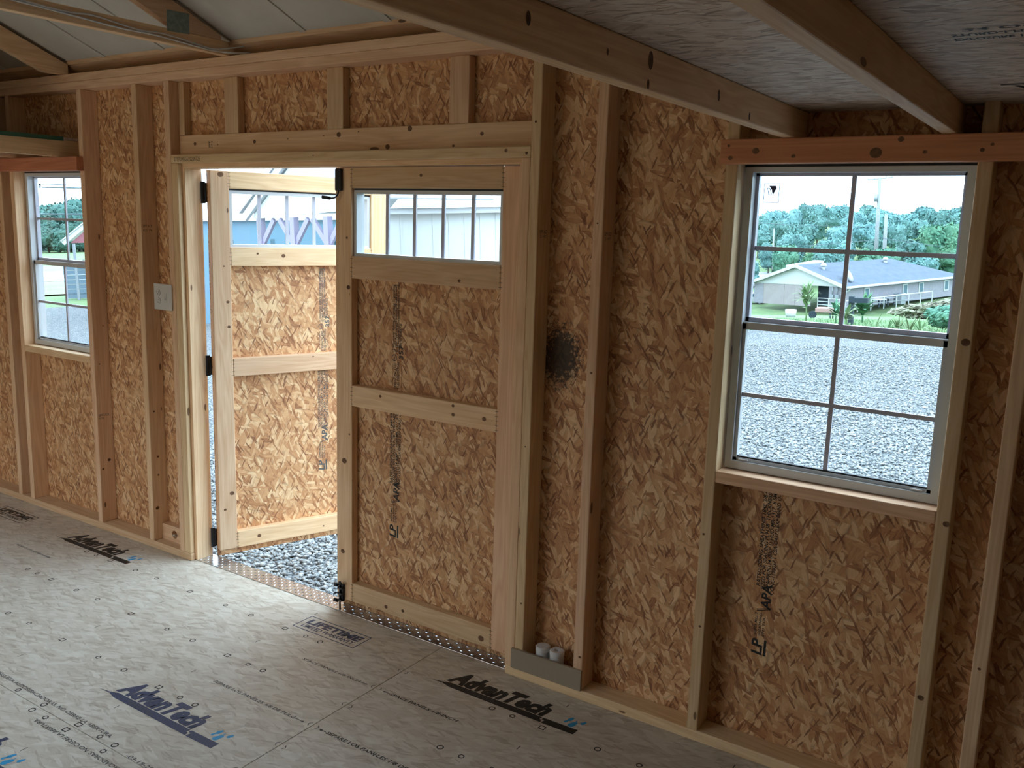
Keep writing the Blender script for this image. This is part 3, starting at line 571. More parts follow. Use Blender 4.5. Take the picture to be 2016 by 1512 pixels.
# ================================================================ other walls (behind and beside the camera)
wl = tag(empty('wall_left', (XL, 0, 0)), kind='structure'); wr = tag(empty('wall_right', (XR, 0, 0)), kind='structure'); wb = tag(empty('wall_back', (0, YB, 0)), kind='structure')
def gable(parent, sgn):
    bm = bmesh.new(); pts = [(YB, -0.16), (0, -0.16), (0, 2.40), (YB / 2, 3.13), (YB, 2.40)]
    a = [bm.verts.new((0, y, z)) for y, z in pts]; b = [bm.verts.new((sgn * 0.0115, y, z)) for y, z in pts]
    bm.faces.new(a); bm.faces.new(b)
    for i in range(5): bm.faces.new((a[i], a[(i + 1) % 5], b[(i + 1) % 5], b[i]))
    link('sheathing_panel', finish(bm), M['osb_side'], parent)
gable(wl, -1); gable(wr, 1)
for p, s, xx in ((wl, 1, 0), (wr, -1, 0)):
    a, b_ = sorted((0, s * 0.089))
    for k in range(9): lumber('stud', p, a, b_, -0.45 - 0.4064 * k, -0.45 - 0.4064 * k + W, W, 2.3)
    lumber('bottom_plate', p, a, b_, YB + 0.09, -0.09, 0, W); lumber('top_plate', p, a, b_, YB + 0.09, -0.09, 2.3, 2.3 + W)
boxes('sheathing_panel', wb, [(XL, BK[0], -0.0115, 0, -0.16, TOPZ), (BK[1], XR, -0.0115, 0, -0.16, TOPZ), (BK[0], BK[1], -0.0115, 0, BK[3], TOPZ), (BK[0], BK[1], -0.0115, 0, -0.16, BK[2])], M['osb_wall'])
for x in (XL + 0.3, BK[0] - W, BK[1], BK[1] + 0.4, BK[1] + 0.81, BK[1] + 1.21, BK[1] + 1.62, BK[1] + 2.03, BK[1] + 2.44, BK[1] + 2.84, BK[1] + 3.25, BK[1] + 3.66, BK[1] + 4.06, BK[1] + 4.47, BK[1] + 4.88, BK[1] + 5.28, BK[1] + 5.69, BK[1] + 6.1, BK[1] + 6.5): lumber('stud', wb, x, x + W, 0, 0.089, W, ZT)
lumber('bottom_plate', wb, XL, BK[0], 0, 0.089, 0, W); lumber('bottom_plate', wb, BK[1], XR, 0, 0.089, 0, W)
lumber('top_plate', wb, XL, XR, 0, 0.089, ZT, ZT + W); lumber('top_plate', wb, XL, XR, 0, 0.089, ZT + W, ZT + 2 * W); lumber('door_header', wb, BK[0], BK[1], 0, W, BK[3], BK[3] + 0.14)  # the header spans the opening added for daylight

# ================================================================ roof: ceiling
ceil = tag(empty('ceiling', (0, 0, 0)), kind='structure')
PZ = ZT + 2 * W; PITCH = 0.40; RZ = lambda y: 2.385 + PITCH * (-y if y > YB / 2 else y - YB)
def slab(name, parent, prof, x0, x1, mat):
    bm = bmesh.new(); n = len(prof); cx = (x0 + x1) / 2; cyy = sum(p[0] for p in prof) / n; cz = sum(p[1] for p in prof) / n
    a = [bm.verts.new((x0 - cx, y - cyy, z - cz)) for y, z in prof]; b = [bm.verts.new((x1 - cx, y - cyy, z - cz)) for y, z in prof]
    bm.faces.new(a); bm.faces.new(b)
    for i in range(n): bm.faces.new((a[i], a[(i + 1) % n], b[(i + 1) % n], b[i]))
    return link(name, finish(bm), mat, parent, (cx, cyy, cz))
ym = YB / 2
for k, (x0, x1) in enumerate(((XL, -5.12), (-5.12, -4.21), (-4.21, -3.3), (-3.3, -2.39), (-2.39, -1.48), (-1.48, -0.57), (-0.57, 0.34), (0.34, 1.25), (1.25, 2.16), (2.16, 3.07), (3.07, 3.98), (3.98, 4.89), (4.89, XR))):
    for sgn in (0, 1):
        y0, y1 = (0.25, ym) if sgn == 0 else (YB - 0.25, ym)
        slab('roof_panel', ceil, [(y0, RZ(y0) + 0.0195), (y1, RZ(y1) + 0.0195), (y1, RZ(y1) + 0.0235), (y0, RZ(y0) + 0.0235)], x0, x1, M['roofwhite'])
        for rx in (x0 + 0.28, x0 + 0.73): slab('roof_rib', ceil, [(y0, RZ(y0) + 0.0135), (y1, RZ(y1) + 0.0135), (y1, RZ(y1) + 0.01951), (y0, RZ(y0) + 0.01951)], rx, rx + 0.035, M['roofwhite'])
for y in (0.03, -1.35, -2.3, -2.9, YB + 0.06):
    slab('purlin', ceil, [(y, RZ(y)), (y - 0.089, RZ(y - 0.089)), (y - 0.089, RZ(y - 0.089) + 0.019), (y, RZ(y) + 0.019)], XL, XR, M['pine_x'])
def truss(x, lower):
    t = empty('roof_truss', (x, 0, 0), parent=ceil); a, b_ = 0, W; zh = PZ + (0.0582 if lower else 0.0)
    for yA in (0.0, YB):
        s = -1 if yA == 0 else 1; yE = yA + s * (0.12 if lower else 0.06); yh = (zh - 2.285) / PITCH
        slab('top_chord', t, [(yE, zh), (yA + s * yh, RZ(yA + s * yh) - 0.10), (ym, RZ(ym) - 0.10), (ym, RZ(ym) - 0.0005), (yE, RZ(yE) - 0.0005)], a, b_, M['pine_y'])
    if lower:
        lumber('bottom_chord', t, a, b_, YB + 0.08, -0.08, PZ + 0.0002, PZ + 0.058)
        slab('gusset_plate', t, [(-0.28, 2.410), (-0.383, 2.405), (-0.383, 2.485), (-0.278, 2.490)], b_ + 0.0002, b_ + 0.0018, M['zinc'])
        lumber('web', t, a + 0.001, b_ - 0.001, -1.45, -1.411, PZ + 0.059, 2.84)
    return t
truss(-2.895, False); truss(-1.645, True); truss(-0.42, True) if False else None
# fascia closing the eave
for s_ in (0, 1):
    y0, y1 = ((0.012, 0.24) if s_ == 0 else (YB - 0.24, YB - 0.012))
    box('soffit', ceil, XL, XR, y0, y1, 2.23, 2.24, M['siding']); yf_ = y1 if s_ == 0 else y0 - 0.02; box('fascia', ceil, XL, XR, yf_, yf_ + 0.02, 2.20, 2.31, M['trim'])
    yw = 0.0 if s_ == 0 else YB - 0.012; box('frieze_board', ceil, XL, XR, yw + (0.012 if s_ == 0 else -0.012), yw + (0.024 if s_ == 0 else 0.0), 2.24, 2.3575, M['siding'])

# ================================================================ lofts
JB, JT = 1.9548, 2.036
loft = tag(empty('loft', (0.81, F, JB)), 'storage loft of pale joists and strand board above the right window', 'loft')
def lz2(lt): return lt.location
def in_loft(lt, fn, nm, x0, x1, y0, y1, z0, z1, *a, **k):
    L = lt.location; return fn(nm, lt, x0 - L[0], x1 - L[0], y0 - L[1], y1 - L[1], z0 - L[2], z1 - L[2], *a, **k)
for x in (0.8105, 1.2296, 1.649, 2.068, 2.487, 2.906, 3.325, 3.744, 4.163, 4.582, 5.001): in_loft(loft, lumber, 'joist', x, x + 0.0375, YB + 0.09, -0.001, JB, JT)
for y0, y1 in ((-0.001, -0.6255), (-0.6275, -1.845), (-1.847, -3.06), (-3.062, YB + 0.09)):
    p = in_loft(loft, box, 'deck_panel', 0.8105, XR - 0.09, y1, y0, JT + 0.0005, JT + 0.012, M['osb_deck'])
    if y0 == -0.001: dkp = p
    elif y0 == -0.6275: dkp2 = p
L_ = loft.location
def on_deck(p): return lambda u, v: (u - (p.location[0] + L_[0]), v - (p.location[1] + L_[1]), -0.0062)
decal('printed_mark', dkp, [text_geo('ADVAN', 1.40, -0.335, 0.28, 0.06, 0.04, 0.1)], M['black_ink'], on_deck(dkp)); decal('printed_bar', dkp, [rect(1.38, -0.37, 1.75, -0.352)], M['black_ink'], on_deck(dkp))
decal('printed_mark', dkp2, [text_geo('EXPOSURE 1 23/32', 1.36, -0.93, 0.16, 0.02, 0.03), text_geo('STURD-I-FLOOR', 1.36, -0.97, 0.17, 0.02, 0.03), text_geo('24 OC', 1.38, -1.01, 0.12, 0.02, 0.03)], M['black_ink'], on_deck(dkp2))
k_ = decal('knot_marks', loft, [ell(y - F, z - JB, r, r * 1.6) for y, z, r in ((-1.5278, 2.0027, 0.007), (-1.087, 2.0107, 0.011), (-1.2655, 1.9971, 0.004), (-1.0931, 1.966, 0.006), (-0.7203, 1.9926, 0.008), (-0.5071, 1.9705, 0.006))], M['knot'], lambda u, v: (0.8480 + 0.0004 - 0.81, u, v)); k_['kind'] = 'stuff'
loft2 = tag(empty('loft', (-2.88, F, JB)), 'storage loft with a green edged deck above the left window', 'loft')
for x in (-2.918, -3.33, -3.74, -4.15, -4.56, -4.97, -5.38, -5.79): in_loft(loft2, lumber, 'joist', x, x + 0.0375, YB + 0.09, -0.001, JB, JT + 0.004)
in_loft(loft2, box, 'deck_panel', XL + 0.09, -2.868, YB + 0.09, -0.001, JT + 0.0045, JT + 0.016, M['osb_deck']); in_loft(loft2, box, 'deck_edge', -2.8679, -2.864, YB + 0.09, -0.10, JT - 0.002, JT + 0.019, M['green'])

# ================================================================ small things inside
cb = tube('electric_cable', None, [(-1.602, -1.62, 2.412), (-1.602, -1.10, 2.403), (-1.602, -0.82, 2.392), (-1.602, -0.70, 2.400), (-1.602, -0.52, 2.384), (-1.602, -0.40, 2.390), (-1.602, -0.28, 2.380), (-1.602, -0.18, 2.372), (-1.596, -0.12, 2.380), (-1.58, -0.07, 2.392), (-1.56, -0.04, 2.40)], 0.0032, M['cable'])
tag(cb, 'white electric cable stapled along the bottom chord of the roof truss', 'cable')
c2_ = tube('electric_cable', None, [(-1.602, -1.62, 2.404), (-1.602, -1.10, 2.395), (-1.602, -0.82, 2.386), (-1.602, -0.60, 2.376), (-1.602, -0.45, 2.378), (-1.602, -0.30, 2.371), (-1.602, -0.20, 2.366), (-1.594, -0.13, 2.366), (-1.57, -0.08, 2.368), (-1.53, -0.03, 2.372)], 0.0032, M['cable'])
tag(c2_, 'lower strand of white cable sagging under the truss chord', 'cable')
sp_ = tag(empty('switch_plate', (-2.107, F, 1.2955)), 'beige combination outlet and switch plate left of the open door', 'switch')
box('cover_plate', sp_, -0.068, 0.068, -0.008, -0.001, -0.0625, 0.0625, M['plastic'], 0.003)
box('junction_box', sp_, -0.060, 0.0505, 0.0, 0.06, -0.05, 0.05, M['cable'], 0.002)
for z in (0.020, -0.020):
    r_ = cyl('receptacle', sp_, (-0.033, -0.0105, z), (-0.033, -0.0075, z), 0.0165, M['plastic'], seg=24)
    for dx, dz, w2, h2 in ((-0.0062, 0.004, 0.0011, 0.0042), (0.0062, 0.004, 0.0011, 0.0035), (0, -0.0065, 0.0022, 0.0022)): box('slot', r_, -0.033 + dx - w2, -0.033 + dx + w2, -0.0109, -0.0104, z + dz - h2, z + dz + h2, M['gasket'])
box('toggle_bezel', sp_, 0.014, 0.030, -0.0095, -0.008, -0.018, 0.018, M['plastic'], 0.0005); box('toggle', sp_, 0.0175, 0.0265, -0.020, -0.0093, -0.012, -0.002, M['cable'], 0.001)
def roll(x, y, hole, label):
    r = tag(empty('tape_roll', (x, y, W)), label, 'roll', None)
    r_o, r_i, hh = 0.0265, (0.0095 if hole else 0.003), 0.105
    bm = bmesh.new(); n = 32; prof = [(r_i, 0.004), (r_o - 0.002, 0.0), (r_o, 0.002), (r_o, hh - 0.020), (r_o - 0.0012, hh - 0.018), (r_o + 0.0012, hh - 0.016), (r_o + 0.0012, hh - 0.003), (r_o - 0.002, hh), (r_i + 0.002, hh), (r_i, hh - 0.003)]
    rows = [[bm.verts.new((q[0] * math.cos(2 * math.pi * i / n), q[0] * math.sin(2 * math.pi * i / n), q[1])) for i in range(n)] for q in prof]
    for a in range(len(rows)):
        b = (a + 1) % len(rows)
        for i in range(n): bm.faces.new((rows[a][i], rows[a][(i + 1) % n], rows[b][(i + 1) % n], rows[b][i]))
    link('wound_tape', finish(bm), M['cable'], r)
    if not hole: cyl('centre_plug', r, (0, 0, hh - 0.004), (0, 0, hh - 0.0006), 0.0048, M['cable'])
roll(0.046, -0.054, False, 'left white roll behind the scrap board, flat top without a hole'); roll(0.107, -0.054, True, 'right white roll behind the scrap board, with an open centre hole')

# ================================================================ outdoors (true level is tilted 2.7 degrees against the shed)
AZF = math.radians(-33); FW = Vector((math.sin(AZF), math.cos(AZF), 0))
MO = Matrix.Translation(EYE) @ Matrix.Rotation(-math.radians(2.7), 4, FW)
OUT = []
def out(o): OUT.append(o); return o
def pol(az, d, z=0.0): a = math.radians(az); return Vector((d * math.sin(a), d * math.cos(a), z))
def sm(t): t = max(0.0, min(1.0, t)); return t * t * (3 - 2 * t)
def r0(az): return 17.0 + 10.0 * sm((-az - 28) / 22)
def gz(az, r):
    k = sm((az + 48) / 22) if az < 60 else sm((110 - az) / 50); k = max(0.0, k)   # slope on the right-hand side only
    R0 = r0(az)
    if r <= R0: return -2.0
    z = -2.0 - k * 0.098 * (min(r, 108) - R0) - (1 - k) * 0.003 * (min(r, 108) - R0)
    if r > 108: z += k * (r - 108) * 0.038
    return z
def polar(name, rs, azs, mat, closed):
    vs = []; fs = []
    for az in azs:
        for f in rs: r = f(az); p = pol(az, r, gz(az, r)); vs.append(p)
    n = len(rs)
    for i in range(len(azs) - 1):
        for j in range(n - 1): fs.append((i * n + j, (i + 1) * n + j, (i + 1) * n + j + 1, i * n + j + 1))
    me = bpy.data.meshes.new('mesh'); me.from_pydata(vs, [], fs); return out(link(name, me, mat))
ALB = 0.66
def gravel_mat():
    m, nt, b = new_mat('gravel_ground'); g = G(nt); tc = g.n('ShaderNodeTexCoord'); P = tc.outputs['Object']
    v = g.n('ShaderNodeTexVoronoi', voronoi_dimensions='2D'); v.inputs['Scale'].default_value = 22; g.l(P, v.inputs['Vector'])
    v2 = g.n('ShaderNodeTexVoronoi', voronoi_dimensions='2D', feature='DISTANCE_TO_EDGE'); v2.inputs['Scale'].default_value = 22; g.l(P, v2.inputs['Vector'])
    sc = g.n('ShaderNodeSeparateColor'); g.l(v.outputs['Color'], sc.inputs[0])
    c = g.ramp(sc.outputs[0], [(0.0, (0.08, 0.10, 0.105)), (0.45, (0.155, 0.170, 0.175)), (1.0, (0.235, 0.245, 0.245))])
    e = g.math('MULTIPLY', v2.outputs['Distance'], 6.0, clamp=True); big = g.noise(P, 0.35, 4, 0.6)
    c = g.mix(g.math('SUBTRACT', 1.0, e), c, (0.03, 0.037, 0.045, 1)); c = g.mix(g.map(big, 0.3, 0.7, 0.0, 0.35), c, (0.21, 0.215, 0.215, 1))
    g.l(c, b.inputs['Base Color']); b.inputs['Roughness'].default_value = 0.8; b.inputs['Specular IOR Level'].default_value = 0.3
    bp = g.n('ShaderNodeBump'); bp.inputs['Strength'].default_value = 0.9; bp.inputs['Distance'].default_value = 0.02; g.l(e, bp.inputs['Height']); g.l(bp.outputs[0], b.inputs['Normal'])
    return m
M['gravel'] = gravel_mat()
M['stone'] = mottled('crushed_stone', (0.12, 0.14, 0.155), (0.56, 0.58, 0.57), 45, 0.8, detail=1)
M['grass'] = mottled('lawn', (0.13, 0.24, 0.10), (0.24, 0.34, 0.15), 0.6, 0.9, detail=8)
M['drygrass'] = mottled('dry_grass', (0.22, 0.22, 0.14), (0.32, 0.30, 0.19), 0.8, 0.9)
azs = [i * 4 - 180 for i in range(91)]
azg = sorted(set(azs + [i * 1.0 - 70 for i in range(71)]))
g_ = polar('gravel_lot', [lambda a: 0.05, lambda a: 4, lambda a: 9, lambda a: 13, r0], azg, M['gravel'], True); g_['kind'] = 'structure'
fld = polar('grass_field', [r0] + [(lambda a, q=q: r0(a) + (400 - r0(a)) * q) for q in (0.01, 0.03, 0.06, 0.10, 0.15, 0.2, 0.237, 0.3, 0.45, 0.7, 1.0)], azg, M['grass'], True); fld['kind'] = 'structure'

# crushed stones, real geometry where the photograph shows them one by one
def stones(name, regions, seed):
    r = np.random.default_rng(seed)
    t = (1 + 5 ** 0.5) / 2
    base = np.array([(-1, t, 0), (1, t, 0), (-1, -t, 0), (1, -t, 0), (0, -1, t), (0, 1, t), (0, -1, -t), (0, 1, -t), (t, 0, -1), (t, 0, 1), (-t, 0, -1), (-t, 0, 1)], float); base /= np.linalg.norm(base[0])
    tri = np.array([(0, 11, 5), (0, 5, 1), (0, 1, 7), (0, 7, 10), (0, 10, 11), (1, 5, 9), (5, 11, 4), (11, 10, 2), (10, 7, 6), (7, 1, 8), (3, 9, 4), (3, 4, 2), (3, 2, 6), (3, 6, 8), (3, 8, 9), (4, 9, 5), (2, 4, 11), (6, 2, 10), (8, 6, 7), (9, 8, 1)])
    V = []; T = []; n0 = 0
    for (a0, a1, d0, d1, n) in regions:
        az = np.radians(r.uniform(a0, a1, n)); d = np.sqrt(r.uniform(d0 ** 2, d1 ** 2, n))
        s = r.uniform(0.007, 0.020, (n, 1, 1)) * r.uniform(0.6, 1.35, (n, 1, 3)) * np.array([1.0, 1.0, 0.6])
        v = base[None] * s * r.uniform(0.72, 1.2, (n, 12, 1))
        yaw = r.uniform(0, 2 * np.pi, n); pt = r.uniform(-0.5, 0.5, n)
        cz, sz = np.cos(yaw)[:, None], np.sin(yaw)[:, None]; cp, sp2 = np.cos(pt)[:, None], np.sin(pt)[:, None]
        y1 = v[..., 1] * cp - v[..., 2] * sp2; z1 = v[..., 1] * sp2 + v[..., 2] * cp
        x2 = v[..., 0] * cz - y1 * sz; y2 = v[..., 0] * sz + y1 * cz
        P = np.stack([x2 + (d * np.sin(az))[:, None], y2 + (d * np.cos(az))[:, None], z1 - 2.0 + r.uniform(0.0, 0.012, (n, 1))], -1)
        V.append(P.reshape(-1, 3)); T.append((tri[None] + (np.arange(n) * 12)[:, None, None] + n0).reshape(-1, 3)); n0 += n * 12
    V = np.concatenate(V); T = np.concatenate(T)
    me = bpy.data.meshes.new('mesh'); me.vertices.add(len(V)); me.vertices.foreach_set('co', V.ravel().astype(np.float32))
    me.loops.add(T.size); me.loops.foreach_set('vertex_index', T.ravel().astype(np.int32)); me.polygons.add(len(T)); me.polygons.foreach_set('loop_start', np.arange(0, T.size, 3, dtype=np.int32))
    try: me.polygons.foreach_set('loop_total', np.full(len(T), 3, dtype=np.int32))
    except Exception: pass
    me.update(calc_edges=True); me.validate()
    return out(tag(link(name, me, M['stone']), 'loose crushed blue grey stones lying on the lot outside the doorway', 'gravel', kind='stuff'))
stones('loose_gravel', [(-62, -40, 3.3, 8.5, 30000), (-22, -3, 4.2, 10.0, 16000), (-22, -5, 10.0, 15.0, 9000)], 3)

# ---- foliage
def leafmat(name, c1, c2, sc=0.6):
    c1 = tuple(v * ALB for v in c1); c2 = tuple(v * ALB for v in c2)
    m, nt, b = new_mat(name); g = G(nt); tc = g.n('ShaderNodeTexCoord'); oi = g.n('ShaderNodeObjectInfo')
    n = g.noise(tc.outputs['Object'], sc, 6, 0.7); c = g.ramp(n, [(0.32, c1), (0.68, c2)])
    h = g.n('ShaderNodeHueSaturation'); g.l(c, h.inputs['Color']); g.l(g.map(oi.outputs['Random'], 0, 1, 0.8, 1.2), h.inputs['Value']); g.l(g.map(oi.outputs['Random'], 0, 1, 0.47, 0.52), h.inputs['Hue'])
    g.l(h.outputs[0], b.inputs['Base Color']); b.inputs['Roughness'].default_value = 0.75; b.inputs['Specular IOR Level'].default_value = 0.2; return m
M['leaf_far'] = leafmat('hazy_foliage', (0.12, 0.28, 0.28), (0.22, 0.42, 0.40), 0.5)  # blue-green tint paints distance haze into the leaf colour
M['leaf_mid'] = leafmat('green_foliage', (0.06, 0.19, 0.13), (0.16, 0.34, 0.20), 0.8)
M['leaf_yellow'] = leafmat('yellow_green_foliage', (0.14, 0.28, 0.11), (0.32, 0.44, 0.16), 0.7)
M['leaf_left'] = leafmat('dull_foliage', (0.06, 0.155, 0.14), (0.12, 0.25, 0.20), 0.6)
M['leaf_tan'] = leafmat('tan_foliage', (0.26, 0.28, 0.18), (0.42, 0.40, 0.30), 1.5)
M['bark'] = mottled('bark', (0.10, 0.08, 0.06), (0.2, 0.17, 0.13), 6, 0.9)
def crown_mesh(seed, n_blob=11, cards=2600, card=0.30):
    """unit crown (radius about 1, centred at 0): lumpy core plus many small leaf clumps"""
    r = random.Random(seed); bm = bmesh.new(); blobs = []
    for i in range(n_blob):
        a = r.uniform(0, 6.28); q = r.uniform(0, 0.62); z = r.uniform(-0.55, 0.62); s = r.uniform(0.32, 0.52) * (1 - 0.35 * abs(z))
        blobs.append((q * math.cos(a), q * math.sin(a), z, s))
    for (x, y, z, s) in blobs:
        res = bmesh.ops.create_icosphere(bm, subdivisions=2, radius=s, matrix=Matrix.Translation((x, y, z)))
        for v in res['verts']:
            d = (v.co - Vector((x, y, z))); v.co += d * r.uniform(-0.22, 0.22)
    for i in range(cards):
        x, y, z, s = r.choice(blobs); d = Vector((r.gauss(0, 1), r.gauss(0, 1), r.gauss(0, 1))).normalized()
        p = Vector((x, y, z)) + d * s * r.uniform(0.9, 1.25); w = card * r.uniform(0.12, 0.32)
        u = d.orthogonal().normalized() * w; vv = d.cross(u).normalized() * w * r.uniform(0.5, 1); u = u + d * r.uniform(-w, w)
        bm.faces.new([bm.verts.new(p + q) for q in (-u, vv, u, -vv)])
    me = bpy.data.meshes.new('mesh'); bm.to_mesh(me); bm.free(); return me
CR = [crown_mesh(s) for s in range(5)]
bm = bmesh.new(); bm_cyl(bm, (0, 0, 0), (0, 0, 1), 0.5, 0.3, 8)
TRUNK = finish(bm)
def tree(az, d, top, rad, mat, label, group, hgt=None, var=None, name='tree', zb=None):
    """top = height of the crown above eye level; rad = crown radius"""
    zb = gz(az, d) if zb is None else zb
    t = out(tag(empty(name, pol(az, d, zb), (0, 0, random.uniform(0, 6.28))), label, 'tree', group)); h = top - zb; ch = min(h * 0.46, rad * 1.3) if hgt is None else hgt
    me = CR[random.randrange(5) if var is None else var]
    key = mat + str(CR.index(me))
    if key not in CM: CM[key] = me.copy(); CM[key].materials.clear(); CM[key].materials.append(M[mat])
    c = link('crown', CM[key], None, t, (0, 0, h - ch)); c.scale = (rad, rad, ch)
    if len(TRUNK.materials) == 0: TRUNK.materials.append(M['bark'])
    k = link('trunk', TRUNK, None, t); k.scale = (rad * 0.12, rad * 0.12, max(h - 1.5 * ch, 0.5)); return t
CM = {}
# wooded hill beyond the right window: (azimuth, distance, crown top above eye, radius)
hill = []
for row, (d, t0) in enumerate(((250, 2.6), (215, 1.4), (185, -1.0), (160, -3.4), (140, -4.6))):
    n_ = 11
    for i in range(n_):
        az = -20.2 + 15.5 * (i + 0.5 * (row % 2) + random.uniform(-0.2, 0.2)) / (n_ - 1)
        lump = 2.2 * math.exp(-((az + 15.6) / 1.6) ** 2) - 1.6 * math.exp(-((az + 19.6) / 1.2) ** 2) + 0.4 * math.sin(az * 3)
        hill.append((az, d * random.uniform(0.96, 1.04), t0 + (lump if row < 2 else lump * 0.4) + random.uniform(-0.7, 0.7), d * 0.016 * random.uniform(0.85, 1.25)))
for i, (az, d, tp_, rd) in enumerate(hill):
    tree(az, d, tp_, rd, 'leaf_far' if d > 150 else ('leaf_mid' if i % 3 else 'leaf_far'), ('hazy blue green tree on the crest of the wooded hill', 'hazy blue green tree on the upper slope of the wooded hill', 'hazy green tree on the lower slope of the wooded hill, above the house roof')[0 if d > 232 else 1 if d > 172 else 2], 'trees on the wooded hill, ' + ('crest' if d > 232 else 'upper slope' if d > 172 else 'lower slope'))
for az, d, tp_, rd, mt in ((-8.4, 156, -0.9, 3.2, 'leaf_mid'), (-6.3, 172, 2.2, 6.8, 'leaf_mid'), (-9.3, 158, -3.2, 3.6, 'leaf_yellow'), (-7.6, 143, -4.4, 3.6, 'leaf_mid'), (-10.6, 162, -6.0, 2.8, 'leaf_yellow')):
    tree(az, d, tp_, rd, mt, {-8.4: 'dark green tree right of the twin poles, second from the right jamb', -6.3: 'tallest dark green tree at the right edge of the right window', -9.3: 'bright yellow green bushy tree behind the far end of the house roof', -7.6: 'low dark green tree directly behind the far roof end', -10.6: 'small yellow green tree just right of the twin utility poles'}[az], None)
tree(-17.6, 165, -5.2, 2.0, 'leaf_yellow', 'small yellow green tree beside the thin far pole', None)
# tree line beyond the left window
for i, az in enumerate((-63.2, -62.4, -61.7, -61.0, -60.35, -59.7, -59.0, -58.3, -57.5)):
    tree(az, 118 + 5 * (i % 3), (1.4, 1.8, 1.5, 2.2, 3.6, 3.5, 3.9, 3.2, 3.0)[i], 3.0, 'leaf_left', 'dull green tree at the far edge of the field beyond the left window', 'trees beyond the left window', hgt=2.9)
for i in range(12): tree(-63.4 + 0.55 * i, 108 + 3 * (i % 2), 0.5 + 0.4 * (i % 3), 1.9, 'leaf_left', 'low dull green tree in the front row beyond the left window', 'front row of trees beyond the left window', hgt=1.7)
for i, az in enumerate((-49.5, -47.2, -44.9, -42.6)): pass

# ---- house beyond the right window
def prism(name, parent, pts, z0, z1, mat):
    bm = bmesh.new(); a = [bm.verts.new((x, y, z0)) for x, y in pts]; b = [bm.verts.new((x, y, z1)) for x, y in pts]; bm.faces.new(a); bm.faces.new(b)
    for i in range(len(pts)): j = (i + 1) % len(pts); bm.faces.new((a[i], a[j], b[j], b[i]))
    return link(name, finish(bm), mat, parent)
M['brick'] = mottled('pale_brick', (0.30, 0.29, 0.33), (0.36, 0.35, 0.40), 3, 0.9)
M['white_paint'] = plain('white_paint', (0.62, 0.64, 0.66), 0.5)
M['garage'] = mottled('beige_door', (0.36, 0.31, 0.32), (0.42, 0.37, 0.37), 0.8, 0.6)
M['shingle'] = mottled('grey_shingles', (0.10, 0.135, 0.18), (0.14, 0.175, 0.225), 1.2, 0.9)
M['dark'] = plain('dark_shade_and_parts', (0.02, 0.04, 0.06), 0.8)  # near-black for the garage shade sheet and for dark parts
M['winglass'] = plain('far_glass', (0.10, 0.17, 0.24), 0.15)
M['galv'] = plain('galvanised', (0.35, 0.38, 0.42), 0.4, 0.3)
ex, ey = 0.331, 0.944     # long axis of the house, away from the shed
ang = math.atan2(ey, ex)
HZ = -9.98
hs = out(tag(empty('ranch_house', (-24.68, 103.55, HZ), (0, 0, ang)), 'low pale brick house with grey roof and white gable beyond the right window', 'house'))
HL, HWd, HE, RP = 25.0, 12.2, 2.42, 4.55       # local: x along the house, y to the left across the gable
fr_ = box('long_wall', hs, 0, HL, -0.001, 0.2, 0, HE, M['brick'])
gw = box('gable_wall', hs, 0, 0.2, 0.2, 1.9, 0, HE, M['brick']); box('gable_wall', hs, 0, 0.2, 10.9, HWd, 0, HE, M['brick'])
for q0, q1 in ((4.3, 6.4), (6.43, 7.9), (7.93, 10.9)): box('garage_door_panel', hs, 0.05, 0.12, q0, q1, 0, HE, M['garage'])
box('garage_shade_sheet', hs, 1.5, 1.6, 1.9, 4.3, 0, HE, M['dark']); box('far_wall', hs, HL - 0.2, HL, 0.2, HWd, 0, HE, M['brick'])  # dark sheet stands in for the shade inside the open garage
slabg = bmesh.new(); a = [slabg.verts.new(p) for p in ((0.0, -0.3, HE), (0.0, HWd + 0.3, HE), (0.0, HWd / 2, RP - 0.1))]; b = [slabg.verts.new((p.co.x + 0.15, p.co.y, p.co.z)) for p in a]; slabg.faces.new(a); slabg.faces.new(b)
for i in range(3): slabg.faces.new((a[i], a[(i + 1) % 3], b[(i + 1) % 3], b[i]))
gp = link('white_gable', finish(slabg), M['white_paint'], hs)
hip = 5.5
rf = bmesh.new(); P_ = [(-0.5, -0.6, HE - 0.15), (HL + 0.5, -0.6, HE - 0.15), (HL + 0.5, HWd + 0.6, HE - 0.15), (-0.5, HWd + 0.6, HE - 0.15), (-0.5, HWd / 2, RP), (HL - hip, HWd / 2, RP)]
vv = [rf.verts.new(p) for p in P_]; v2 = [rf.verts.new((p[0], p[1], p[2] + 0.18)) for p in P_]
for q in ((0, 1, 5, 4), (1, 2, 5), (2, 3, 4, 5)):
    rf.faces.new([vv[i] for i in q]); rf.faces.new([v2[i] for i in q])
for i, j in ((0, 1), (1, 2), (2, 3), (3, 4), (4, 0)): rf.faces.new((vv[i], vv[j], v2[j], v2[i]))
rfo = link('roof', finish(rf), M['shingle'], hs)
def bar3(name, parent, p0, p1, w, h, mat):
    p0 = Vector(p0); p1 = Vector(p1); d = p1 - p0; bm = bmesh.new(); q = d.to_track_quat('X', 'Z').to_matrix().to_4x4(); q.translation = p0
    bm_box(bm, 0, d.length, -w / 2, w / 2, -h / 2, h / 2, q); return link(name, finish(bm), mat, parent)
bar3('rake_board', rfo, (-0.55, -0.7, HE - 0.10), (-0.55, HWd / 2, RP + 0.08), 0.08, 0.36, M['white_paint']); bar3('rake_board', rfo, (-0.55, HWd + 0.7, HE - 0.10), (-0.55, HWd / 2, RP + 0.08), 0.08, 0.36, M['white_paint'])
bar3('gutter', rfo, (-0.5, -0.66, HE - 0.02), (HL + 0.5, -0.66, HE - 0.02), 0.14, 0.22, M['white_paint'])
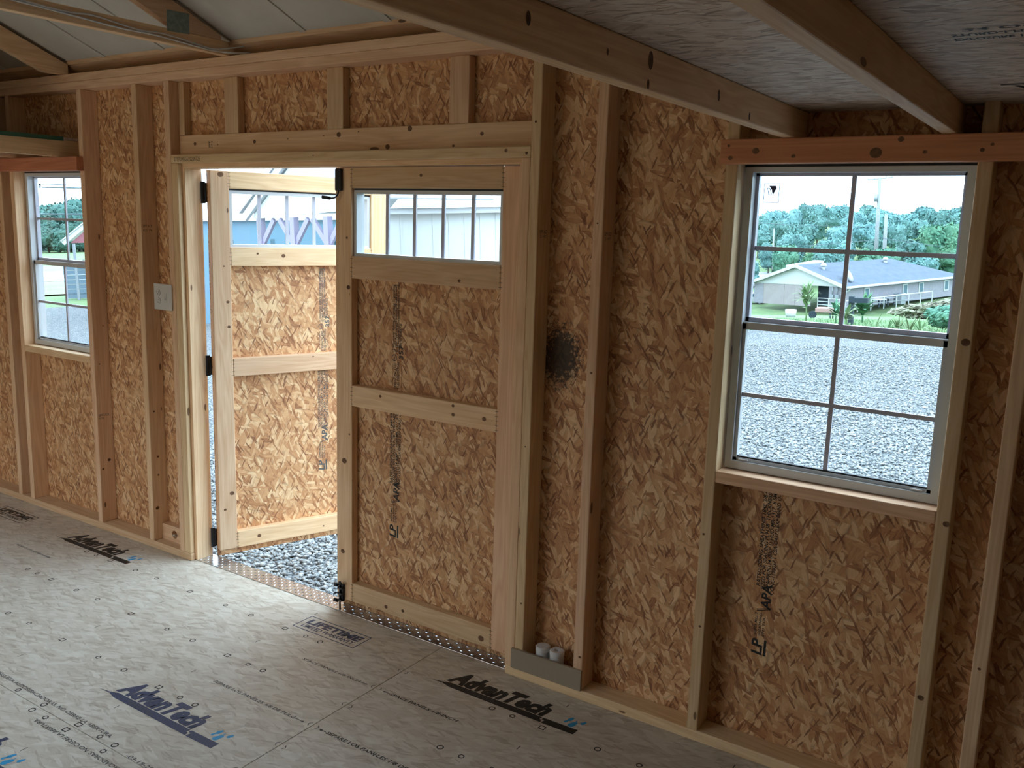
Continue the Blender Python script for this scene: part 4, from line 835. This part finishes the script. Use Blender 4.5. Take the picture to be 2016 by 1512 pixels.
for x, w_, sd in ((3.9, 1.0, 0.9), (12.0, 1.1, 0.15), (15.6, 1.1, 0.15), (21.6, 1.1, 0.15), (27.0, 0.8, 0.15)):
    wn = box('window', hs, x, x + w_, -0.10, -0.002, HE - 1.65, HE - 0.3, M['white_paint']); box('pane', wn, -w_ / 2 + 0.15, w_ / 2 - 0.15, -0.065, -0.052, -0.55, 0.55, M['winglass'])
tube('downspout', hs, [(0.3, -0.62, HE - 0.1), (0.25, -0.4, HE - 0.4), (0.15, -0.12, HE - 0.7), (0.15, -0.12, 0.1)], 0.09, M['white_paint'])
box('corner_post', hs, -0.35, -0.15, HWd + 0.35, HWd + 0.5, 0, HE, M['white_paint'])
for (x, y) in ((2.5, 4.4), (16.5, 5.0)):
    z_ = HE + (RP - HE) * (y + 0.6) / (HWd / 2 + 0.6); v_ = cyl('roof_vent', rfo, (x, y, z_), (x, y, z_ + 0.5), 0.22, M['white_paint']); cyl('vent_cap', v_, (x, y, z_ + 0.5), (x, y, z_ + 0.85), 0.42, M['white_paint'], 0.2)
bm = bmesh.new(); bmesh.ops.create_uvsphere(bm, u_segments=16, v_segments=8, radius=0.9); 
for v in bm.verts: v.co.z *= 0.3
dsh = link('satellite_dish', finish(bm, True), M['galv'], rfo, (2.2, 0.9, HE + 1.1), (1.0, 0.5, 0)); cyl('dish_mast', rfo, (2.4, 1.0, HE + 0.3), (2.3, 0.9, HE + 1.1), 0.06, M['galv'])
bar3('roof_cover', rfo, (0.8, HWd / 2 + 1.6, RP - 0.1), (5.0, HWd / 2 + 0.6, RP + 0.35), 1.6, 0.25, M['white_paint'])
for y in (0.75, 1.35): m_ = cyl('meter_conduit', hs, (-0.15, y, 1.5), (-0.15, y, HE), 0.06, M['galv']); box('meter', hs, -0.3, -0.02, y - 0.25, y + 0.25, 1.15, 1.55, M['galv'], 0.03)
def hloc(x, y, z=0): return (Matrix.Translation((-24.68, 103.55, HZ)) @ Matrix.Rotation(ang, 4, 'Z')) @ Vector((x, y, z))
def thing_at(name, x, y, label, cat, z=0, group=None, rz=0): return out(tag(empty(name, hloc(x, y, z), (0, 0, ang + rz)), label, cat, group))
ac = thing_at('air_conditioner', 9.3, -1.3, 'square grey air conditioner beside the long wall of the house', 'air conditioner'); box('cabinet', ac, -0.5, 0.5, -0.5, 0.5, 0, 1.25, M['galv'], 0.05); cyl('fan_grille', ac, (0, 0, 1.25), (0, 0, 1.29), 0.4, M['dark'])
for k, (x, y) in enumerate(((7.0, -1.2), (4.6, -1.5))):
    tb_ = thing_at('garden_table', x, y, ('cluttered dark garden table by the house wall', 'white topped garden table near the first house window')[k], 'table')
    box('tabletop', tb_, -0.7, 0.7, -0.5, 0.5, 0.8, 0.87, M['galv'] if k == 0 else M['white_paint'])
    for a_ in (-0.6, 0.6):
        for b_ in (-0.4, 0.4): box('leg', tb_, a_ - 0.04, a_ + 0.04, b_ - 0.04, b_ + 0.04, 0, 0.8, M['dark'])
# fence rail and gate in front of the house
fn = out(tag(empty('rail_fence', hloc(-3.0, 1.5), (0, 0, ang)), 'thin pale rail fence running in front of the house', 'fence'))
for k in range(8): box('post', fn, k * 2.6 - 0.04, k * 2.6 + 0.04, -3.54, -3.46, -0.2, 1.15, M['white_paint'])
box('rail', fn, 0, 18.3, -3.53, -3.47, 1.12, 1.22, M['white_paint']); box('rail', fn, 0, 18.3, -3.53, -3.47, 0.5, 0.56, M['galv'])
gt = out(tag(empty('farm_gate', hloc(-2.5, 0.0), (0, 0, ang + H)), 'white tubular gate standing left of the house corner', 'gate'))
for z_ in (0.2, 0.55, 0.9, 1.25): box('rail', gt, -1.2, 1.6, -0.03, 0.03, z_, z_ + 0.06, M['white_paint'])
for x_ in (-1.2, 0.2, 1.56): box('post', gt, x_, x_ + 0.06, -0.04, 0.04, 0, 1.33, M['white_paint'])
# parked car left of the house
def car(name, loc, rz, label, body):
    c = out(tag(empty(name, loc, (0, 0, rz)), label, 'car')); prof = [(-2.2, 0.35), (-2.25, 0.8), (-1.3, 0.95), (-0.7, 1.42), (0.9, 1.45), (1.6, 1.0), (2.2, 0.9), (2.25, 0.35)]
    bm = bmesh.new(); a = [bm.verts.new((x, -0.85, z)) for x, z in prof]; b = [bm.verts.new((x, 0.85, z)) for x, z in prof]; bm.faces.new(a); bm.faces.new(b)
    for i in range(len(prof)): j = (i + 1) % len(prof); bm.faces.new((a[i], a[j], b[j], b[i]))
    bmesh.ops.bevel(bm, geom=bm.edges[:], offset=0.07, segments=2, affect='EDGES'); link('body', finish(bm), body, c)
    for s in (-1, 1):
        bm = bmesh.new(); q = [bm.verts.new(p) for p in ((-1.05, s * 0.86, 0.98), (-0.62, s * 0.86, 1.35), (0.85, s * 0.86, 1.37), (1.3, s * 0.86, 1.0))]; bm.faces.new(q if s > 0 else q[::-1]); r_ = bmesh.ops.extrude_face_region(bm, geom=bm.faces[:]); bmesh.ops.translate(bm, verts=[v for v in r_['geom'] if isinstance(v, bmesh.types.BMVert)], vec=(0, s * 0.012, 0)); link('side_window', finish(bm), M['winglass'], c)
        for x in (-1.4, 1.45): w_ = cyl('wheel', c, (x, s * 0.7, 0.33), (x, s * 0.9, 0.33), 0.33, M['gasket'], seg=20); cyl('hubcap', w_, (x, s * 0.9, 0.33), (x, s * 0.915, 0.33), 0.2, M['galv'])
car('car', pol(-19.0, 118, -10.6), 0.4, 'pale car parked left of the house', M['white_paint'])
rd = out(tag(link('road', None), None, None)); bpy.data.objects.remove(rd); OUT.pop()
def strip(name, az0, az1, da, db, mat, kind='structure', lift=0.06):
    vs = []; n = 10
    for i in range(n + 1):
        az = az0 + (az1 - az0) * i / n
        for d in (da, db): vs.append(pol(az, d, gz(az, d) + lift))
    fs = [(2 * i, 2 * i + 1, 2 * i + 3, 2 * i + 2) for i in range(n)]; me = bpy.data.meshes.new('mesh'); me.from_pydata(vs, [], fs); o = out(link(name, me, mat)); o['kind'] = kind; return o
M['pave'] = plain('pale_pavement', (0.45, 0.47, 0.48), 0.8)
strip('road', -25, -15.5, 136, 158, M['pave'], lift=0.3); strip('road', -68, -52, 41, 52, M['pave'])
strip('dry_verge', -68, -52, 32, 41, M['drygrass'], lift=0.05); strip('dry_verge', -68, -52, 52, 62, M['drygrass'], lift=0.05)

# unseen shed added behind the camera so its tan walls reflect warm daylight
ns = tag(empty('shed', (-2.6, -6.9, -0.32)), 'unseen tan shed added behind the camera to reflect warm daylight', 'shed')
M['tan'] = plain('tan_reflector', (0.80 / 0.66, 0.52 / 0.66, 0.30 / 0.66), 0.7)  # tan chosen to warm the light reflected into the room
for k in range(12): box('siding_board', ns, -4.8, 4.8, -0.02, 0.0, 0.1 + 0.21 * k, 0.305 + 0.21 * k, M['tan'])
box('rear_wall', ns, -4.8, 4.8, -3.0, -2.96, 0.1, 2.6, M['tan']); box('end_wall', ns, -4.8, -4.76, -2.96, -0.02, 0.1, 2.6, M['tan']); box('end_wall', ns, 4.76, 4.8, -2.96, -0.02, 0.1, 2.6, M['tan'])
slab('roof', ns, [(0.12, 2.60), (-1.5, 3.25), (-1.5, 3.29), (0.12, 2.64)], -4.9, 4.9, M['shingle']); slab('roof', ns, [(-3.12, 2.60), (-1.5, 3.25), (-1.5, 3.29), (-3.12, 2.64)], -4.9, 4.9, M['shingle'])
# utility poles and wires
M['polewood'] = mottled('weathered_pole', (0.30, 0.32, 0.33), (0.42, 0.44, 0.45), 4, 0.9)
def pole(az, d, ztop, r, label, arm=None, tf=False, tilt=0.0):
    zb = gz(az, d); p = out(tag(empty('utility_pole', pol(az, d, zb), (0, math.radians(tilt), math.radians(-az))), label, 'utility pole')); h = ztop - zb
    cyl('pole', p, (0, 0, 0), (0, 0, h), r, M['polewood'], r * 0.7)
    if arm:
        a = box('crossarm', p, -arm, arm, -0.08, 0.08, h - 0.35, h - 0.15, M['polewood']); a.rotation_euler = (0, math.radians(-4), 0)
        for q in (-0.9, -0.45, 0.5, 0.95): cyl('insulator', a, (q * arm, 0, 0.1), (q * arm, 0, 0.32), 0.07, M['galv'])
    if tf: cyl('transformer', p, (-0.42, -0.2, h - 3.6), (-0.42, -0.2, h - 2.5), 0.27, M['galv'])
    return p
pole(-11.75, 148, 5.9, 0.33, 'tall utility pole with a crossarm behind the house', 1.75, True)
pole(-11.3, 152, 0.45, 0.33, 'shorter grey pole standing right beside the tall utility pole')
pole(-17.55, 150, -1.45, 0.14, 'thin pale pole rising behind the left end of the house')
pole(-66.5, 42, 2.4, 0.15, 'utility pole out of sight left of the left window', 0.9); pole(-54.5, 42, 2.4, 0.15, 'utility pole between the left window and the open doorway', 0.9)
M['wire'] = plain('wire', (0.10, 0.16, 0.18), 0.6)
def wire(a0, d0, z0, a1, d1, z1, sag, r, label):
    p0, p1 = pol(a0, d0, z0), pol(a1, d1, z1); pts = [p0.lerp(p1, t / 8) - Vector((0, 0, sag * 4 * (t / 8) * (1 - t / 8))) for t in range(9)]
    out(tag(tube('power_line', None, pts, r, M['wire'], 5), label, 'wire'))
wire(-24, 146, 1.0, -11.75, 148, -1.4, 0.5, 0.035, 'upper wire from the left to the tall utility pole'); wire(-24, 146, -3.4, -11.75, 148, -3.3, 0.9, 0.045, 'lowest wire from the left to the tall utility pole'); wire(-24, 146, 3.0, 0, 148, 0.9, 0.6, 0.03, 'highest thin wire crossing the wooded hill'); wire(-11.75, 148, -3.0, 0, 148, -5.5, 0.8, 0.04, 'wire running right from the tall utility pole')
wire(-66.5, 42, 2.0, -54.5, 42, 1.78, 0.0, 0.018, 'top wire across the sky in the left window'); wire(-66.5, 42, 1.9, -54.5, 42, 1.68, 0.02, 0.03, 'thick second wire across the sky in the left window'); wire(-66.5, 42, 0.78, -54.5, 42, 0.62, 0.0, 0.028, 'lowest wire crossing the treetops in the left window')

# plants along the edge of the lot
def blades(name, az0, az1, d0, d1, n, h0, h1, mat, label, cat='grass', kind='stuff', w=0.03):
    r = random.Random(hash(name) % 1000 + n); vs = []; fs = []
    for i in range(n):
        az = r.uniform(az0, az1); d = r.uniform(d0, d1); p = pol(az, d, gz(az, d)); h = r.uniform(h0, h1); a = r.uniform(0, 6.28); lean = Vector((math.cos(a), math.sin(a), 0)) * h * r.uniform(0.1, 0.7); s = Vector((-math.sin(a), math.cos(a), 0)) * w * r.uniform(0.6, 1.3)
        b = len(vs); vs += [p - s, p + s, p + lean * 0.4 + Vector((0, 0, h * 0.65)) + s * 0.7, p + lean * 0.4 + Vector((0, 0, h * 0.65)) - s * 0.7, p + lean + Vector((0, 0, h * r.uniform(0.7, 1.0)))]
        fs += [(b, b + 1, b + 2, b + 3), (b + 3, b + 2, b + 4)]
    me = bpy.data.meshes.new('mesh'); me.from_pydata(vs, [], fs); o = out(tag(link(name, me, mat), label, cat)); 
    if kind: o['kind'] = kind
    return o
M['blade'] = leafmat('fresh_grass', (0.15, 0.27, 0.13), (0.32, 0.42, 0.22), 3)
blades('tall_grass', -21, -4, 17.0, 19.5, 3000, 0.03, 0.13, M['blade'], 'tall fresh green grass along the far edge of the gravel lot', w=0.012)
blades('field_grass', -21, -4, 20, 45, 7000, 0.04, 0.14, M['blade'], 'rough grass on the slope between the lot and the house', w=0.012)
def clump(name, az, d, n, h, mat, label, cat='plant', stem=0.0, wd=0.05, bend=0.9):
    zb = gz(az, d); p = out(tag(empty(name, pol(az, d, zb)), label, cat)); r = random.Random(int(az * 100)); vs = []; fs = []
    for i in range(n):
        a = r.uniform(0, 6.28); el = r.uniform(0.15, 1.0); L = h * r.uniform(0.6, 1.0); dr = Vector((math.cos(a), math.sin(a), 0)); s = Vector((-math.sin(a), math.cos(a), 0)); b = len(vs); K = 4; z0_ = stem * r.uniform(0.5, 1)
        for k in range(K + 1):
            t = k / K; c = dr * L * t * (1 - 0.6 * el) * bend + Vector((0, 0, z0_ + L * (t * el - 0.25 * t * t))); ww = wd * math.sin(math.pi * min(0.98, t * 0.85 + 0.12)); vs += [c - s * ww, c + s * ww]
        fs += [(b + 2 * k, b + 2 * k + 1, b + 2 * k + 3, b + 2 * k + 2) for k in range(K)]
    me = bpy.data.meshes.new('mesh'); me.from_pydata(vs, [], fs); link('leaves', me, mat, p)
    cyl('stem', p, (0, 0, 0), (0, 0, max(stem, 0.08)), h * 0.03, mat); return p
M['palm'] = leafmat('palm_leaf', (0.07, 0.22, 0.14), (0.16, 0.36, 0.22), 4)
clump('leafy_plant', -12.3, 30, 60, 0.85, M['palm'], 'dark green leafy plant at the centre of the upper right sash', stem=0.5, wd=0.07)
clump('leafy_plant', -15.5, 24, 60, 0.62, M['blade'], 'tall weedy plant in front of the open garage bay', stem=0.85, wd=0.035)
clump('leafy_plant', -13.8, 24, 50, 0.55, M['palm'], 'spiky green plant just left of the middle window bar', stem=0.45, wd=0.03)
clump('leafy_plant', -13.2, 22, 30, 0.6, M['blade'], 'thin leafed plant behind the middle window bar', stem=0.3, wd=0.04)
for k, (az, d) in enumerate(((-10.9, 18.0), (-10.3, 18.2), (-9.7, 17.8), (-11.6, 17.9), (-9.1, 17.7))):
    clump('arching_grass', az, d, 34, 0.50, M['blade'], ('arching bright grass tuft, second left of five', 'arching bright grass tuft, middle of five', 'arching bright grass tuft, second right of five', 'arching bright grass tuft, leftmost of five', 'arching bright grass tuft, rightmost of five by the round bush')[k], wd=0.014)
def bush(az, d, r, hh, mat, label): return tree(az, d, gz(az, d) + hh, r, mat, label, None, hgt=hh * 0.55, name='shrub')
s1 = bush(-7.7, 19.5, 0.62, 0.60, 'leaf_mid', 'rounded dark green bush at the lower right of the upper sash'); s1['category'] = 'shrub'
for k, (az, d, r_, h_) in enumerate(((-8.3, 72, 2.6, 1.2), (-7.0, 68, 2.6, 1.7), (-9.5, 76, 2.0, 0.9))):
    s_ = bush(az, d, r_, h_, 'leaf_tan', ('tan flowering hedge bush below the house windows, middle one', 'tan flowering hedge bush below the house windows, rightmost', 'tan flowering hedge bush below the house windows, leftmost')[k]); s_['category'] = 'shrub'
wbw = out(tag(empty('wheelbarrow', pol(-14.3, 50, gz(-14.3, 50))), 'green wheelbarrow with a reddish tray on the grass left of the window bar', 'wheelbarrow'))
box('tray', wbw, -0.55, 0.5, -0.35, 0.35, 0.35, 0.6, plain('faded_red', (0.45, 0.27, 0.24), 0.7), 0.05); cyl('wheel', wbw, (-0.75, -0.06, 0.2), (-0.75, 0.06, 0.2), 0.2, M['dark']); box('leg', wbw, 0.2, 0.26, -0.3, -0.24, 0, 0.35, M['dark']); box('leg', wbw, 0.2, 0.26, 0.24, 0.3, 0, 0.35, M['dark']); box('handle', wbw, 0.4, 1.1, -0.3, -0.25, 0.5, 0.55, M['palm']); box('handle', wbw, 0.4, 1.1, 0.25, 0.3, 0.5, 0.55, M['palm'])
mb = out(tag(empty('post_box', pol(-12.95, 24, gz(-12.95, 24))), 'small dark post with a box right of the window bar', 'post')); box('post', mb, -0.06, 0.06, -0.06, 0.06, 0, 0.75, M['dark']); box('box', mb, -0.05, 0.4, -0.1, 0.1, 0.6, 0.72, M['dark'])
bkt = out(tag(cyl('bucket', None, (0, 0, 0), (0, 0, 0.5), 0.3, M['white_paint'], 0.36), 'white bucket at the foot of the garage wall', 'bucket')); bkt.location = pol(-16.4, 60, gz(-16.4, 60))

# ---- seen through the doorway: sheds across the lot
M['metal_white'] = plain('white_metal_siding', (0.80, 0.82, 0.80), 0.45)
M['metal_grey'] = plain('shaded_blue_siding', (0.20, 0.36, 0.48), 0.5)
M['lilac'] = plain('overexposed_timber', (0.42, 0.36, 0.52), 0.6)  # red-brown timber; its overexposed lilac look is put into the colour
M['roofmetal'] = plain('white_roof_metal', (0.75, 0.77, 0.79), 0.4)
def rib_wall(name, parent, L, z0, z1, mat, step, t=0.03, y=0.0, kind=None):
    bm = bmesh.new(); bm_box(bm, 0, L, y, y + 0.05, z0, z1); k = 0.0
    while k < L: bm_box(bm, k, k + 0.03, y - t, y, z0, z1); k += step
    return link(name, finish(bm), mat, parent)
p0 = pol(-42.6, 17.6, -2); p1 = pol(-30.0, 18.2, -2); dv = p1 - p0
sh = out(tag(empty('metal_shed', p0, (0, 0, math.atan2(dv.y, dv.x))), 'long white metal shed seen through the transom of the closed door', 'shed')); LL = dv.length
rib_wall('front_wall', sh, LL, 0.1, 2.22, M['metal_white'], 0.31, 0.012); bar3('eave_trim', sh, (-0.1, -0.12, 2.27), (LL + 0.1, -0.12, 2.27), 0.1, 0.11, M['roofmetal'])
bm = bmesh.new(); bm_box(bm, -0.15, LL + 0.15, -0.25, 2.4, 2.33, 2.36); k = 0.0
while k < LL: bm_box(bm, k, k + 0.05, -0.25, 2.4, 2.36, 2.385); k += 0.31
for v in bm.verts: v.co.z += 0.35 * max(0, v.co.y)
link('roof', finish(bm), M['roofmetal'], sh); box('end_wall', sh, 0, 0.05, 0.05, 2.3, 0.1, 2.3, M['metal_white']); box('end_wall', sh, LL - 0.05, LL, 0.05, 2.3, 0.1, 2.3, M['metal_white']); box('back_wall', sh, 0, LL, 2.3, 2.35, 0.1, 2.3, M['metal_white'])
# blue shed at left of the open leaf's window
p0 = pol(-56.0, 19.8, -2); p1 = pol(-41.3, 22.5, -2); dv = p1 - p0; LL = dv.length
bs = out(tag(empty('blue_shed', p0, (0, 0, math.atan2(dv.y, dv.x))), 'blue metal shed with a pale roof seen through the open door leaf', 'shed'))
rib_wall('front_wall', bs, LL, 0.1, 2.16, M['metal_grey'], 0.5, 0.012, 0.8); box('eave_beam', bs, 0, LL, 0.0, 0.06, 1.75, 2.16, M['metal_grey']); 
for k in range(4): box('porch_post', bs, 0.3 + k * LL / 7, k * LL / 4.2 + 0.12, 0, 0.12, 0, 1.75, M['metal_grey'])
bm = bmesh.new(); bm_box(bm, -0.2, LL + 0.2, -0.12, 4, 2.17, 2.20); k = 0.0
while k < LL: bm_box(bm, k, k + 0.06, -0.12, 4, 2.20, 2.23); k += 0.42
for v in bm.verts: v.co.z += 0.45 * max(0, v.co.y)
link('roof', finish(bm), M['roofmetal'], bs)
# gabled porch with timber posts and braces
p0 = pol(-49.5, 15.0, -2); p1 = pol(-43.6, 13.2, -2); dv = p1 - p0; LL = dv.length
pb = out(tag(empty('timber_porch', p0, (0, 0, math.atan2(dv.y, dv.x))), 'white gabled porch on red-brown posts, coloured overexposed lilac, seen through the open door leaf', 'porch'))
def tri_panel(name, parent, pts, y0, y1, mat):
    bm = bmesh.new(); a = [bm.verts.new((x, y0, z)) for x, z in pts]; b = [bm.verts.new((x, y1, z)) for x, z in pts]; bm.faces.new(a); bm.faces.new(b)
    for i in range(len(pts)): j = (i + 1) % len(pts); bm.faces.new((a[i], a[j], b[j], b[i]))
    return link(name, finish(bm), mat, parent)
zl, zr = 2.14, 2.22
tri_panel('gable_panel', pb, [(0.05, zl), (LL - 0.15, zr), (LL - 0.15, zr + 0.12), (LL * 0.52, zl + 0.9), (0.05, zl + 0.06)], 0, 0.06, M['metal_white'])
bar3('rake_board', pb, (-0.12, -0.04, zl + 0.02), (LL * 0.52, -0.04, zl + 1.02), 0.06, 0.12, M['roofmetal']); bar3('rake_board', pb, (LL + 0.02, -0.04, zr + 0.1), (LL * 0.52, -0.04, zl + 1.02), 0.06, 0.12, M['roofmetal'])
bar3('roof', pb, (-0.2, 1.5, zl + 0.10), (LL * 0.52, 1.5, zl + 1.1), 3.2, 0.03, M['roofmetal']); bar3('roof', pb, (LL + 0.1, 1.5, zr + 0.18), (LL * 0.52, 1.5, zl + 1.1), 3.2, 0.03, M['roofmetal'])
for f_ in (0.05, 0.42, 0.77):
    x_ = f_ * (LL - 0.1); pt_ = box('post', pb, x_, x_ + 0.10, 0, 0.10, 0, 2.15, M['lilac'])
    for s_ in (-1, 1):
        if 0 < x_ + s_ * 0.3 < LL * 0.95: bar3('brace', pb, (x_ + 0.05, 0.05, 1.72), (x_ + 0.05 + s_ * 0.34, 0.05, 2.12), 0.05, 0.08, M['lilac'])
pass
# carport and grey panel building beyond the left window
p0 = pol(-60.25, 29.5, -2); p1 = pol(-54.5, 29.0, -2); dv = p1 - p0; LL = dv.length
cp_ = out(tag(empty('carport', p0, (0, 0, math.atan2(dv.y, dv.x))), 'grey panelled carport with a red gable beyond the left window', 'carport'))
bm = bmesh.new(); k = 0.0
while k < 1.12: bm_box(bm, 0.0, LL, 0.5 - (0.02 if int(k / 0.14) % 2 else 0), 0.55, 0.02 + k, 0.02 + k + 0.13); k += 0.14
link('wall_cladding', finish(bm), plain('grey_blue_panel', (0.17, 0.25, 0.33), 0.5), cp_)
for x_ in (0.42, LL - 0.3): box('post', cp_, x_, x_ + 0.07, 0, 0.07, 0, 1.64, M['galv'])
tri_panel('gable_panel', cp_, [(0.38, 1.66), (LL, 1.66), (LL, 3.3), (LL * 0.8, 3.3)], 0, 0.04, plain('faded_red_metal', (0.42, 0.13, 0.16), 0.5))
bar3('roof_edge', cp_, (0.18, -0.03, 1.66), (LL * 0.8, -0.03, 3.42), 0.08, 0.14, M['roofmetal']); bar3('roof', cp_, (0.14, 1.9, 1.72), (LL * 0.8, 1.9, 3.48), 4.0, 0.03, M['roofmetal']); bar3('brace', cp_, (0.6, 0.3, 1.15), (1.4, 0.3, 0.75), 0.04, 0.05, M['galv'])

for o in OUT: o.matrix_world = MO @ o.matrix_basis
